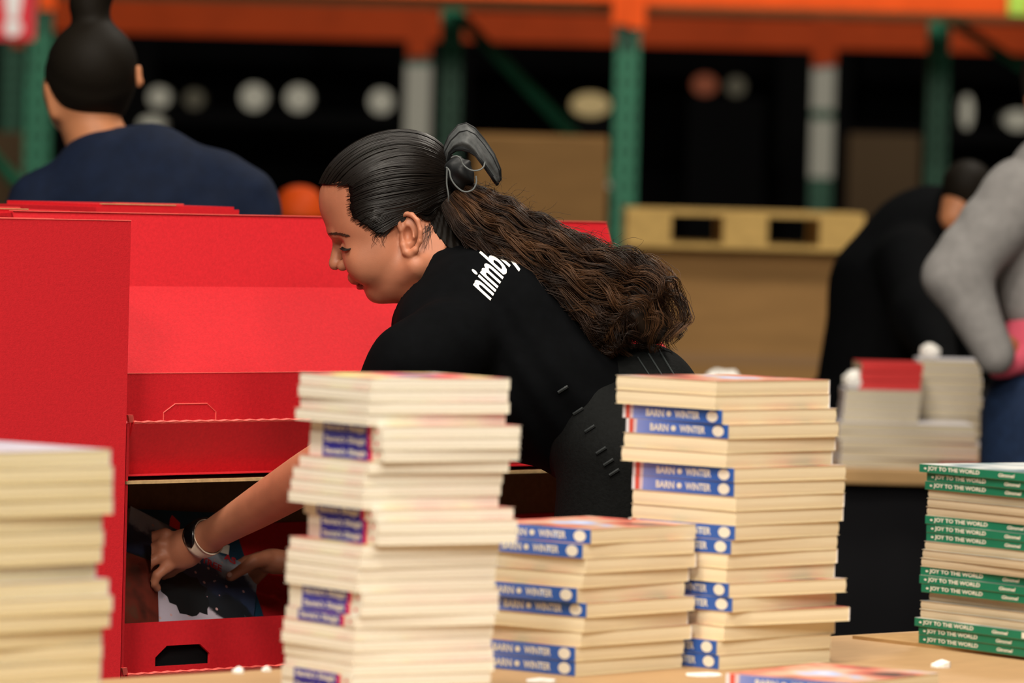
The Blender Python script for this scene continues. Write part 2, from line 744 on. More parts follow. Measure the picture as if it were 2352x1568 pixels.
def slab(a, b, u0, u1, th, name, m, parent=disp, u_in=None):
    """board spanning u0..u1 with profile from a=(b,z) to b=(b,z), thickness th towards the back"""
    a, b = Vector((0, a[0], a[1])), Vector((0, b[0], b[1]))
    d = b - a
    nrm = Vector((0, d.z, -d.y)).normalized() * th
    if nrm.y < 0:
        nrm = -nrm
    return MB().obox((u0, a.y, a.z), (u1 - u0, 0, 0), d, nrm).build(name, m, parent)


z_liptop = zfor(*dloc(0.02, 0), 967)
z_lipbot = zfor(*dloc(0.02, 0), 1091)
z_walltop = zfor(*dloc(upx(300, 0.06), 0.06), 858)
z_crease = zfor(*dloc(upx(300, 0.215), 0.215), 657)
z_top = zfor(*dloc(upx(300, 0.243), 0.243), 490)
TIER = z_walltop - zfor(*dloc(upx(300, 0.06), 0.06), 1432)
lip_h = z_liptop - z_lipbot


def lip_board(dz):
    """front lip with a scalloped corrugated top edge"""
    n = 200
    v, f = [], []
    for i in range(n + 1):
        u = 0.012 + (DW - 0.016) * i / n
        w = 0.0006 * math.sin(i * 2 * math.pi / 4.0)
        zr = z_liptop - 0.0035
        fr = (zr - z_lipbot) / lip_h
        br = 0.026 + (-0.001 - 0.026) * fr
        for (bb, z) in ((0.026, z_lipbot), (br, zr), (-0.001 + w * 0.3, z_liptop - 0.0012 + w), (0.005 + w * 0.3, z_liptop + w), (br + 0.005, zr), (0.031, z_lipbot)):
            v.append((u, bb, z + dz))
    for i in range(n):
        for k in range(6):
            a = i * 6 + k
            b = i * 6 + (k + 1) % 6
            f.append((a, b, b + 6, a + 6))
    f.append((5, 4, 3, 2, 1, 0))
    f.append(tuple(n * 6 + k for k in range(6)))
    me = mesh('front_lip', v, f)
    me.materials.append(M_RED)
    me.materials.append(M_REDEDGE)
    o = obj('front_lip', me, None, disp)
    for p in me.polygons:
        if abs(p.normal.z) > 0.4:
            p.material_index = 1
    return o


def wall_board(dz, hole):
    """retaining wall; the lower one has its finger hole pushed out"""
    uc0, uc1 = upx(377, 0.06), upx(497, 0.06)
    zt, zb = z_walltop + dz, z_lipbot + 0.003 + dz
    zh0, zh1 = z_liptop - 0.002 + dz, zfor(*dloc((uc0 + uc1) / 2, 0.06), 927) + dz
    b0 = 0.06
    if not hole:
        o = slab((b0, zb), (b0, zt), 0.004, DW - 0.004, TH, 'front_wall', M_RED)
        tab_ = MB()
        pts = [(uc0, zh0 - 0.01), (uc0, zh0 + 0.45 * (zh1 - zh0)), (uc0 + 0.02, zh1), (uc1 - 0.016, zh1), (uc1, zh0 + 0.45 * (zh1 - zh0)), (uc1, zh0 - 0.01)]
        tab_.tube([(u, b0 - 0.0002, z) for u, z in pts], 0.0008, 5)
        t = tab_.build('tab_cut', M_REDEDGE, o)
        ed = MB().box((0.004, b0 - 0.0005, zt), (DW - 0.004, b0 + TH, zt + 0.0008)).build('cut_edge', M_REDEDGE, o)
        return o
    outer = [(0.004, zb), (DW - 0.004, zb), (DW - 0.004, zt), (0.004, zt)]
    hz0 = zh0 + 0.002
    hz1 = zh1 - 0.002
    hz1 = hz0 + 0.027
    inner = [(uc0 - 0.004, hz0), (uc1, hz0), (uc1, hz0 + 0.5 * (hz1 - hz0)), (uc1 - 0.018, hz1), (uc0 + 0.016, hz1), (uc0 - 0.004, hz0 + 0.45 * (hz1 - hz0))]
    bm = bmesh.new()
    def loop(pts, b):
        vs = [bm.verts.new((u, b, z)) for u, z in pts]
        return vs, [bm.edges.new((vs[i], vs[(i + 1) % len(vs)])) for i in range(len(vs))]
    vo, eo = loop(outer, b0)
    vi, ei = loop(inner, b0)
    bmesh.ops.triangle_fill(bm, use_beauty=True, edges=eo + ei)
    ext = bmesh.ops.extrude_face_region(bm, geom=bm.faces[:])
    bmesh.ops.translate(bm, verts=[g for g in ext['geom'] if isinstance(g, bmesh.types.BMVert)], vec=(0, TH, 0))
    bmesh.ops.recalc_face_normals(bm, faces=bm.faces[:])
    me = bpy.data.meshes.new('front_wall')
    bm.to_mesh(me)
    bm.free()
    return obj('front_wall', me, M_RED, disp)


slab((0.215, z_crease), (0.243, z_top), 0.0, DW, TH, 'header_panel', M_RED)
MB().box((0.0, 0.241, z_top), (DW, 0.251, z_top + 0.0012)).build('header_edge', M_REDEDGE, disp)
for k in range(2):
    dz = -TIER * k
    if k == 0:
        slab((0.075, z_lipbot + 0.01), (0.215, z_crease), 0.004, DW - 0.004, TH, 'leaning_panel', M_RED)
    else:
        slab((0.150, z_walltop - 0.012 + dz), (0.240, z_crease + dz + 0.0), 0.004, DW - 0.004, TH, 'leaning_panel', M_RED)
        slab((0.243, z_crease + dz - 0.01), (0.246, z_lipbot - 0.0125), 0.004, DW - 0.004, TH, 'inner_back', M_KRAFTSHADE)
    lip_board(dz)
    wall_board(dz, k == 1)
    # folded corner of the tray
    MB().obox((0.0035, 0.002, z_lipbot + dz + 0.001), (0.009, 0.006, 0), (0, 0, lip_h - 0.003), (0.001, 0.004, 0)).build('corner_fold', M_RED, disp)
    MB().obox((0.0035, -0.001, z_liptop + dz - 0.0015), (0.011, 0.003, 0.0), (0.0, 0.004, 0), (-0.006, -0.004, 0.010)).build('corner_flap', M_REDEDGE, disp)
    MB().box((0.002, 0.004, z_lipbot + dz - 0.0015), (DW - 0.002, 0.25, z_lipbot + dz)).build('tray_floor', M_RED, disp)
    MB().box((0.0, -0.002, z_lipbot + dz - 0.0115), (DW, 0.25, z_lipbot + dz - 0.0075)).build('shelf_board', M_KRAFTEDGE, disp)
for u0 in (0.0, DW):
    prof = [(0.0, 0.0), (0.40, 0.0), (0.40, z_top - 0.012), (0.245, z_top - 0.002), (0.205, z_crease - 0.01), (0.07, z_walltop - 0.01), (0.0, z_liptop - 0.004)]
    k_ = len(prof)
    MB().add([(u0, b, z) for b, z in prof] + [(u0 + TH, b, z) for b, z in prof],
             [tuple(reversed(range(k_))), tuple(range(k_, 2 * k_))] + [(i, (i + 1) % k_, (i + 1) % k_ + k_, i + k_) for i in range(k_)]).build('side_panel', M_RED, disp)
MB().box((0.0, 0.40, 0.0), (DW, 0.404, z_top - 0.012)).build('back_panel', M_RED, disp)
MB().box((0.0, 0.252, z_top - 0.012), (DW, 0.404, z_top - 0.008)).build('top_board', M_RED, disp)
MB().box((0.0, 0.012, 0.0), (DW, 0.016, z_lipbot - TIER - 0.012)).build('base_front', M_RED, disp)
MB().box((0.004, 0.072, z_lipbot - TIER + 0.002), (DW - 0.004, 0.075, z_walltop - TIER - 0.028)).build('shade_liner', mat('hole_shade', (0.006, 0.006, 0.007), 0.9, 0.1), disp)  # black sheet added for the shade seen through the finger hole

# second display, seen from its closed side, standing in front of the first one's end
z_ltop = zfor(*dloc(-0.03, -0.02), 507)
lb = empty('closed_display', Vector((*dloc(-0.4035, -0.02), 0)), 'closed plain red side of the neighbouring cardboard display', 'display stand', rz=D_YAW)
LW = upx(292, -0.02, 1.0) + 0.4035
MB().box((0, 0, 0), (LW, TH, z_ltop)).build('front_panel', M_RED, lb)
MB().box((0, 0.40, 0), (LW, 0.404, z_ltop - 0.004)).build('back_panel', M_RED, lb)
MB().box((0, TH, 0), (TH, 0.40, z_ltop - 0.002)).build('side_panel', M_RED, lb)
MB().box((LW - TH, TH, 0), (LW, 0.02, z_ltop - 0.002)).build('side_panel', M_RED, lb)
MB().box((0, TH, z_ltop - 0.006), (LW, 0.40, z_ltop - 0.003)).build('top_board', M_RED, lb)
MB().box((0, -0.0006, z_ltop), (LW, TH + 0.001, z_ltop + 0.0011)).build('fold_edge', M_REDEDGE, lb)
MB().box((0.02, 0.06, z_ltop - 0.003), (LW - 0.08, 0.075, z_ltop + 0.001)).build('tuck_flap', M_REDEDGE, lb)

# tops of two more displays in the row behind, their flaps just showing
def rear_box(u0, u1, b0, b1, py, label):
    zt = zfor(*dloc((u0 + u1) / 2, b0), py)
    r = empty('packed_display', Vector((*dloc(u0, b0), 0)), label, 'display stand', rz=D_YAW)
    w = u1 - u0
    MB().box((0, 0, 0), (w, b1 - b0, zt - 0.004)).build('carton', M_RED, r)
    MB().box((0.01, 0.0, zt - 0.004), (w - 0.01, (b1 - b0) * 0.48, zt)).build('flap', M_RED, r)
    MB().box((0.02, (b1 - b0) * 0.52, zt - 0.004), (w - 0.005, b1 - b0, zt + 0.001)).build('flap', M_RED, r)
    MB().box((0.01, -0.001, zt), (w * 0.55, 0.004, zt + 0.0012)).build('cut_edge', M_KRAFTEDGE, r)
    MB().box((w * 0.5, (b1 - b0) * 0.52, zt + 0.001), (w - 0.005, (b1 - b0) * 0.55, zt + 0.002)).build('cut_edge', M_REDEDGE, r)
    return r


rear_box(upx(-80, 0.41), upx(165, 0.41), 0.41, 0.63, 481, 'red carton top standing behind the closed display, the one with the notch beside it')
rear_box(upx(212, 0.44), upx(540, 0.44), 0.44, 0.66, 472, 'red carton with raised flaps standing behind the open display')

# ================================================================== books
PAP_CREAM = paper_mat('paper_cream', (0.90, 0.79, 0.56), (0.80, 0.67, 0.44))
PAP_WHITE = paper_mat('paper_white', (0.93, 0.89, 0.78), (0.84, 0.78, 0.65))
PAP_SHADED = paper_mat('paper_shaded', (0.66, 0.55, 0.38), (0.52, 0.42, 0.28))  # workbook pages toned darker for the weaker light on their stack
PAP_YEL = paper_mat('paper_yellow', (0.84, 0.75, 0.50), (0.74, 0.64, 0.40))
ART_BARN = art_mat('barn_art', [(0.30, (0.08, 0.06, 0.05)), (0.40, (0.60, 0.12, 0.09)), (0.50, (0.62, 0.30, 0.20)), (0.58, (0.62, 0.46, 0.36)), (0.66, (0.42, 0.50, 0.80)), (0.8, (0.80, 0.85, 0.95))], 13, seed=3.1)
ART_WHITE = art_mat('white_art', [(0.34, (0.03, 0.04, 0.25)), (0.44, (0.70, 0.05, 0.07)), (0.52, (0.85, 0.30, 0.25)), (0.60, (0.80, 0.68, 0.25)), (0.7, (0.9, 0.9, 0.88))], 12, seed=1.3)
ART_GREEN = art_mat('green_art', [(0.35, (0.10, 0.16, 0.18)), (0.48, (0.22, 0.30, 0.33)), (0.56, (0.60, 0.62, 0.62)), (0.66, (0.70, 0.72, 0.70)), (0.75, (0.5, 0.25, 0.15))], 10, seed=5.0)
ART_LILAC = art_mat('lilac_art', [(0.3, (0.42, 0.40, 0.50)), (0.7, (0.62, 0.58, 0.66))], 6)
M_CREAMINK = mat('cream_ink', (0.85, 0.80, 0.68), 0.6)
M_REDINK = mat('red_ink', (0.65, 0.03, 0.05), 0.6)


M_BACK = mat('plain_back_cover', (0.55, 0.55, 0.58), 0.45)


def spine_barn():
    return ramp_mat('barn_spine', 'Y', 0.156, [(0.0, (0.035, 0.13, 0.48)), (0.04, (0.025, 0.10, 0.42)), (0.30, (0.05, 0.14, 0.50)), (0.70, (0.12, 0.20, 0.60)), (0.895, (0.26, 0.32, 0.70)),
                                               (0.90, (0.75, 0.62, 0.66)), (0.93, (0.75, 0.55, 0.58)), (0.935, (0.72, 0.10, 0.07)), (0.97, (0.75, 0.12, 0.08)), (0.98, (0.85, 0.85, 0.88)), (1.0, (0.8, 0.8, 0.85))], 0.4, jitter=0.012)


def spine_white():
    return ramp_mat('white_spine', 'Y', 0.135, [(0.0, (0.86, 0.80, 0.68)), (0.14, (0.86, 0.80, 0.68)), (0.15, (0.75, 0.03, 0.08)), (0.195, (0.75, 0.03, 0.08)), (0.205, (0.025, 0.025, 0.38)),
                                               (0.815, (0.03, 0.03, 0.40)), (0.825, (0.86, 0.82, 0.70)), (1.0, (0.86, 0.82, 0.70))], 0.4)


KINDS = {
    'barn': dict(W=0.192, L=0.156, t=0.0160, pages=PAP_CREAM, art=ART_BARN, spine=spine_barn(), name='paperback_book'),
    'white': dict(W=0.171, L=0.135, t=0.0119, pages=PAP_WHITE, art=ART_WHITE, spine=spine_white(), name='paperback_book'),
    'green': dict(W=0.230, L=0.225, t=0.0100, pages=PAP_SHADED, art=ART_GREEN, spine=mat('green_spine', (0.010, 0.20, 0.105), 0.4, 0.4, noise=0.08), name='workbook'),
    'cream': dict(W=0.200, L=0.160, t=0.0152, pages=PAP_YEL, art=ART_LILAC, spine=mat('lilac_spine', (0.4, 0.38, 0.48), 0.5), name='paperback_book'),
}


def make_kind(k):
    K = KINDS[k]
    W, L, t = K['W'], K['L'], K['t']
    c = 0.0005
    pg = MB()
    # page block, slightly bowed on the cut edges so that neighbouring books part with a fine joint
    v = []
    nz = 4
    prof = []
    for i in range(nz + 1):
        z = c + (t - 2 * c) * i / nz
        prof.append((z, 0.0009 * (1 - (2 * i / nz - 1) ** 2)))
    for z, e in prof:
        v += [(c, 0.0015 - e, z), (W - 0.0015 + e, 0.0015 - e, z), (W - 0.0015 + e, L - 0.0015 + e, z), (c, L - 0.0015 + e, z)]
    f = []
    for i in range(nz):
        for q in range(4):
            a, b = i * 4 + q, i * 4 + (q + 1) % 4
            f.append((a, b, b + 4, a + 4))
    f += [(3, 2, 1, 0), tuple(nz * 4 + q for q in range(4))]
    pg.add(v, f)
    K['pages_me'] = mesh('pages', pg.v, pg.f)
    K['pages_me'].materials.append(K['pages'])
    cv = MB()
    cv.box((0, 0, 0), (W, L, c)).box((0, 0, t - c), (W, L, t)).box((-0.0003, 0, 0.0002), (c, L, t - 0.0002))
    me = mesh('cover', cv.v, cv.f)
    me.materials.append(K['art'])
    me.materials.append(K['spine'])
    me.materials.append(K['pages'])
    me.materials.append(M_BACK)
    for p in me.polygons:
        p.material_index = 1 if p.index >= 12 else (3 if p.index == 0 else (0 if p.index == 7 else 2))
    K['cover_me'] = me
    K['extra'] = []
    e1, e2 = (0, -1, 0), (0, 0, 1)
    X = -0.0006

    def txt(name, body, y_far, length, h, m, bold=0.02, shear=0.0):
        tm = place_text(text_mesh(body, length, h, bold, shear), (X, y_far, (t - h) / 2), e1, e2)
        tm.materials.append(m)
        K['extra'].append((name, tm))

    def disc(name, y, r, m, sx=1.0):
        vs = [(X, y + r * sx * math.cos(a * math.pi / 10), t / 2 + r * math.sin(a * math.pi / 10)) for a in range(20)]
        dm = mesh(name, vs, [tuple(reversed(range(20)))])
        dm.materials.append(m)
        K['extra'].append((name, dm))
    if k == 'barn':
        txt('spine_title', 'BARN', L * 0.76, L * 0.18, 0.0082, M_CREAMINK, 0.03)
        disc('spine_ornament', L * 0.53, 0.0032, M_CREAMINK, 1.2)
        txt('spine_title', 'WINTER', L * 0.47, L * 0.25, 0.0082, M_CREAMINK, 0.03)
        disc('spine_badge', L * 0.095, 0.0062, M_CREAMINK, 1.4)
    elif k == 'white':
        txt('spine_title', "Santa's Sleigh", L * 0.79, L * 0.565, 0.0078, M_CREAMINK, 0.035)
        disc('spine_mark', L * 0.07, 0.0022, M_REDINK, 1.0)
    elif k == 'green':
        disc('spine_ornament', L * 0.95, 0.0012, M_CREAMINK, 2)
        txt('spine_title', 'JOY TO THE WORLD', L * 0.93, L * 0.42, 0.0062, M_CREAMINK, 0.03)
        txt('spine_author', 'Gimmel', L * 0.36, L * 0.13, 0.0042, M_CREAMINK, 0.03, 0.2)
        vs = [(X, L * 0.12, 0.0015), (X, L * 0.04, 0.0015), (X, L * 0.04, 0.0085), (X, L * 0.12, 0.0085)]
        bm_ = mesh('spine_badge', vs, [(0, 1, 2, 3)])
        bm_.materials.append(M_CREAMINK)
        K['extra'].append(('spine_badge', bm_))


for k in KINDS:
    make_kind(k)


def place_book(kind, corner, ang, z, spine_out, label, group, cat='book'):
    """corner: world xy of the nearest bottom corner; long side runs back-left, short side back-right"""
    K = KINDS[kind]
    W, L = K['W'], K['L']
    xd = Vector((math.cos(ang), math.sin(ang), 0))
    yd = Vector((-math.sin(ang), math.cos(ang), 0))
    loc = Vector((corner.x, corner.y, z))
    rz = ang
    if not spine_out:
        loc = loc + xd * W + yd * L
        rz = ang + math.pi
    r = empty(K['name'], loc, label, cat, group, rz)
    obj('cover', K['cover_me'], None, r)
    obj('pages', K['pages_me'], None, r)
    if spine_out:
        for nm, me in K['extra']:
            obj(nm, me, None, r)
    return r


def stack(kind, ybase, rows, seq, desc_s, desc_p, stackname, group, lefts=False, W_s=None, a0=None, gap=0.0002):
    """rows top to bottom: (corner px, right px or None). seq: S spine out, P pages out"""
    K = KINDS[kind]
    n = len(rows)
    W, L, t = K['W'], K['L'], K['t']
    base = Pz(rows[-1][0], ybase, TABLE_Z + (0.004 if kind == 'green' else 0))
    z0 = TABLE_Z + (0.004 if kind == 'green' else 0)
    for i, (xc, xr) in enumerate(rows):
        lev = n - 1 - i
        z = z0 + lev * (t + gap) + 0.0001
        zc = w2c((base.x, base.y, z))
        py = 784 - F_PX * zc[1] / zc[2]
        d = zc[2]
        s = F_PX / d
        if xr is not None:
            a = math.acos(max(-1, min(1, (xr - xc) / (W * s * 0.985))))
            a = min(max(a, math.radians(36)), math.radians(54))
        else:
            a = a0 + math.radians(random.uniform(-1.6, 1.6))
        a_w = a
        c = ray_y(xc, py, base.y)
        if lefts:
            c = c + Vector((math.sin(a_w), -math.cos(a_w), 0)) * L
        # nudge in depth so that the pile is not perfectly squared
        c = c + Vector((0, random.uniform(-0.002, 0.002), 0))
        S = seq[i] == 'S'
        desc = desc_s if S else desc_p
        if i == 0:
            lab = f'{desc}, topmost of the {stackname}'
        elif i == n - 1:
            lab = f'{desc}, bottom one of the {stackname}'
        else:
            lab = f'{desc}, {ORD[i + 1]} from the top of the {stackname}'
        place_book(kind, c, a_w, z, S, lab, group)


# tall stack of blue spined paperbacks
xc = [1645, 1642, 1658, 1672, 1670, 1668, 1685, 1685, 1690, 1690, 1687, 1678, 1670, 1668, 1673, 1681, 1665, 1663, 1645, 1650]
xr = [1917, 1917, 1935, 1941, 1932, 1925, 1957, 1955, 1952, 1950, 1942, 1938, 1936, 1930, 1957, 1935, 1962, 1930, 1922, 1920]
stack('barn', 1537, list(zip(xc, xr)), 'PPSS' * 5, 'blue spine paperback', 'cream page paperback', 'tall blue spined stack', 'paperbacks of the tall blue spined stack')
# shorter stack of the same paperbacks
xc = [1356, 1337, 1346, 1338, 1324, 1346, 1341, 1334, 1320, 1320]
xr = [1607, 1603, 1605, 1588, 1580, 1603, 1586, 1594, 1578, 1574]
stack('barn', 1553, list(zip(xc, xr)), 'SSPPSSPPSS', 'blue spine paperback', 'cream page paperback', 'short blue spined stack', 'paperbacks of the short blue spined stack')
# stack of thin white spined paperbacks
xr = [1163, 1158, 1155, 1153, 1187, 1187, 1190, 1156, 1145, 1143, 1141, 1172, 1178, 1176, 1141, 1136, 1131, 1128, 1143, 1138, 1124, 1124, 1122, 1121, 1119, 1116, 1114, 1116]
a_w0 = math.radians(35)
rows = [(x - 0.171 * math.cos(a_w0) * 2240 * 0.985, None) for x in xr]
stack('white', 1634, rows, 'PPPPSSSPPPPSSSPPPPSSSPPPPSSS', 'thin white and blue spined paperback', 'thin white paged paperback', 'stack before the woman', 'thin paperbacks stacked before the woman', a0=a_w0)
# green spined workbooks
xl = [2112, 2129, 2125, 2130, 2128, 2127, 2125, 2128, 2128, 2122, 2117, 2114, 2115, 2112, 2116, 2132, 2113, 2112, 2101, 2110, 2110]
stack('green', 1476, [(x, None) for x in xl], 'SSSPPP' * 3 + 'SSS', 'green spined workbook', 'workbook with shade toned pages', 'green spined stack', 'workbooks of the green spined stack', lefts=True, a0=math.radians(36))
# cream stack cut by the frame
xr = [216, 215, 216, 215, 201, 198, 196, 190, 214, 216, 215, 205, 190, 197, 196, 200, 198, 202]
rows = [(x - 0.200 * math.cos(math.radians(48)) * 2430, None) for x in xr]
stack('cream', 1728, rows, 'P' * 18, '', 'thick yellow paged paperback', 'stack by the red displays', 'thick paperbacks stacked by the red displays', a0=math.radians(48))
# single book lying on the table
lc = Pz(1668, 1546, TABLE_Z + 0.016)
aL = math.radians(56)
cc = lc + Vector((math.sin(aL), -math.cos(aL), 0)) * KINDS['barn']['L']
place_book('barn', cc, aL, TABLE_Z + 0.0003, True, 'single blue spined paperback lying flat and alone on the tan table', None)

# paper scraps on the table
M_SCRAP = mat('white_scrap', (0.85, 0.83, 0.78), 0.7)


def scrap(px, py, w, h, label, seed):
    p = Pz(px, py, TABLE_Z)
    rr = random.Random(seed)
    mb = MB()
    n = 9
    top, bot = [], []
    for i in range(n):
        a = 2 * math.pi * i / n
        r = rr.uniform(0.75, 1.1)
        top.append((w * r * math.cos(a), w * 0.8 * r * math.sin(a), h * rr.uniform(0.2, 1.0)))
        bot.append((w * r * math.cos(a), w * 0.8 * r * math.sin(a), 0.0002))
    v = top + bot + [(0, 0, h * 1.3)]
    f = [(i, (i + 1) % n, 2 * n) for i in range(n)] + [(i + n, (i + 1) % n + n, (i + 1) % n, i) for i in range(n)] + [tuple(n + i for i in reversed(range(n)))]
    me = mesh('paper_scrap', v, f)
    o = obj('paper_scrap', me, M_SCRAP)
    o.location = p
    tag(o, label, 'paper scrap', 'paper scraps on the tan table')


scrap(2163, 1532, 0.013, 0.007, 'torn white paper scrap lying alone between single book and green stack', 1)
scrap(1240, 1567, 0.016, 0.004, 'white paper scrap at the foot of the short blue spined stack', 2)
scrap(1618, 1552, 0.02, 0.003, 'flat pale paper scrap touching the single blue book on the table', 5)
scrap(548, 1546, 0.007, 0.006, 'small grey scrap on the table edge before the lower tray', 3)
scrap(612, 1542, 0.006, 0.005, 'tiny pale scrap on the table edge beside the white spined stack', 4)

# ================================================================== the bending woman (camera-space modelling, real depth)
SC = F_PX / D0


def c4(px, py, dz=0.0):
    return cpt(px, py, D0 + dz)


def rp(r):
    return r / SC


M_SKIN = mat('skin', (0.47, 0.182, 0.10), 0.5, 0.4, noise=0.10, nscale=35, bump=0.08, bscale=700, sss=0.12)
M_LIP = mat('lip', (0.42, 0.06, 0.05), 0.4, 0.5)
M_HAIR = mat('dark_hair', (0.006, 0.004, 0.003), 0.38, 0.35)
M_HAIR2 = mat('matt_hair', (0.007, 0.005, 0.003), 0.65, 0.12)
M_CURL = mat('brown_hair', (0.030, 0.0125, 0.0055), 0.5, 0.3, noise=0.65, nscale=22)
M_BLACK = mat('black_cotton', (0.0018, 0.0021, 0.0027), 0.9, 0.06, noise=0.2, nscale=60, bump=0.25, bscale=60)
M_DENIM = mat('charcoal_denim', (0.0035, 0.004, 0.004), 0.8, 0.12, noise=0.3, nscale=200, bump=0.3, bscale=260)

HF = np.array([-0.899, -0.438, 0.0])       # face direction (camera space: x right, y up)
HU = np.array([-0.438, 0.899, 0.0])        # crown direction
HL = np.array([0.0, 0.0, 1.0])
HR = np.stack([HF, HU, HL], 1)


def head_base(p):
    d = sd_ell(p, c4(882, 428), (rp(158), rp(112), rp(126)), HR)
    d = smin(d, sd_ell(p, c4(862, 562), (rp(80), rp(128), rp(104)), HR), rp(45))
    d = smin(d, sd_ell(p, c4(856, 503), (rp(96), rp(68), rp(108)), HR), rp(26))
    # cheeks
    for s in (-1, 1):
        d = smin(d, sd_ell(p, c4(832, 603, s * rp(56)), (rp(38), rp(48), rp(40)), HR), rp(28))
        d = smin(d, sd_cone(p, c4(872, 668, s * rp(20)), c4(955, 610, s * rp(84)), rp(20), rp(30)), rp(30))
    # chin and the soft skin below it
    d = smin(d, sd_ell(p, c4(866, 669, 0), (rp(24), rp(24), rp(36)), HR), rp(16))
    d = smin(d, sd_ell(p, c4(912, 652, 0), (rp(60), rp(44), rp(62))), rp(18))
    # neck
    d = smin(d, sd_cone(p, c4(945, 590, 0), c4(1050, 668, 0), rp(80), rp(86)), rp(30))
    d = smin(d, sd_cone(p, c4(938, 530, 0), c4(1020, 602, 0), rp(72), rp(74)), rp(30))
    return d


def head_sdf(p):
    d = head_base(p)
    # brow ridge, eye sockets
    d = smin(d, sd_cone(p, c4(772, 537, -rp(44)), c4(764, 530, -rp(8)), rp(10), rp(9)), rp(14))
    d = smin(d, sd_cone(p, c4(772, 537, rp(44)), c4(764, 530, rp(8)), rp(10), rp(9)), rp(14))
    for s in (-1, 1):
        d = smax(d, -sd_ell(p, c4(776, 566, s * rp(44)), (rp(19), rp(13), rp(28)), HR), rp(14))
        d = smin(d, sd_ell(p, c4(800, 566, s * rp(44)), (rp(19), rp(16), rp(24)), HR), rp(5))
    # nose
    d = smin(d, sd_cone(p, c4(778, 552, 0), c4(771, 600, 0), rp(11.5), rp(14.5)), rp(8))
    d = smin(d, sd_ell(p, c4(769, 607, 0), (rp(13.5), rp(13.5), rp(15)), HR), rp(6))
    for s in (-1, 1):
        d = smin(d, sd_ell(p, c4(788, 609, s * rp(18)), (rp(15), rp(13), rp(12)), HR), rp(4))
        d = smax(d, -sd_ell(p, c4(783, 622, s * rp(9)), (rp(7), rp(5), rp(4)), HR), rp(4))
    # upper lip mound and lips
    d = smin(d, sd_ell(p, c4(815, 636, 0), (rp(17), rp(16), rp(36)), HR), rp(9))
    d = smin(d, sd_ell(p, c4(818, 646, 0), (rp(12), rp(6.5), rp(27)), HR), rp(3))
    d = smin(d, sd_ell(p, c4(829, 657, 0), (rp(11.5), rp(8), rp(25)), HR), rp(3))
    d = smin(d, sd_ell(p, c4(846, 662, 0), (rp(8), rp(9), rp(30)), HR), rp(6))
    # crease from the nose wing to the mouth corner
    for s in (-1, 1):
        d = smax(d, -sd_cone(p, c4(800, 615, s * rp(34)), c4(828, 648, s * rp(48)), rp(2.2), rp(2.2)), rp(7))
        d = smax(d, -sd_cone(p, c4(823, 651.5, s * rp(5)), c4(842, 655, s * rp(38)), rp(1.6), rp(1.8)), rp(3))
    return d


def surf_z(f, px, py, lo=-0.35, hi=0.55, n=360):
    """depth offset of the surface nearest the camera below pixel px,py"""
    zs = np.linspace(lo, hi, n)
    pts = np.array([c4(px, py, z) for z in zs], dtype=np.float32)
    v = f(pts)
    i = np.argmax(v < 0)
    if v[i] >= 0:
        return None
    if i == 0:
        return zs[0]
    t = v[i - 1] / (v[i - 1] - v[i])
    return zs[i - 1] + t * (zs[i] - zs[i - 1])


ear_pts = [(921, 528), (915, 511), (919, 497), (931, 490), (946, 493), (959, 507), (966, 530), (964, 555), (954, 574), (942, 584), (932, 579), (927, 563)]
ear_z0 = surf_z(head_base, 935, 540)


def ear(p, s):
    z = lambda o: s * (abs(ear_z0) + o)
    d = sd_ell(p, c4(941, 535, z(0.005)), (rp(23), rp(44), 0.007), np.stack([[0.985, -0.17, 0], [0.17, 0.985, 0], [0, 0, 1]], 1))
    q = [(a, b, 0.008 + 0.010 * max(0, (a - 920) / 46.0)) for a, b in ear_pts]
    r = None
    for i in range(len(q) - 1):
        a, b = q[i], q[i + 1]
        rr = 6.2 if i < 8 else 9.0
        e = sd_cone(p, c4(a[0], a[1], z(a[2])), c4(b[0], b[1], z(b[2])), rp(rr), rp(rr))
        r = e if r is None else smin(r, e, rp(3))
    d = smin(d, r, rp(5))
    # anti-helix
    a = sd_cone(p, c4(934, 513, z(0.009)), c4(950, 545, z(0.012)), rp(4), rp(5))
    d = smin(d, a, rp(5))
    d = smin(d, sd_cone(p, c4(924, 545, z(0.003)), c4(929, 553, z(0.004)), rp(5), rp(5)), rp(4))
    # hollow of the ear
    d = smax(d, -sd_ell(p, c4(936, 538, z(0.014)), (rp(11), rp(19), 0.011)), rp(4))
    return d


# ---------- arms and hands
def limb(p, pts):
    return chain(p, [(*c4(*a[:3]), rp(a[3])) for a in pts])


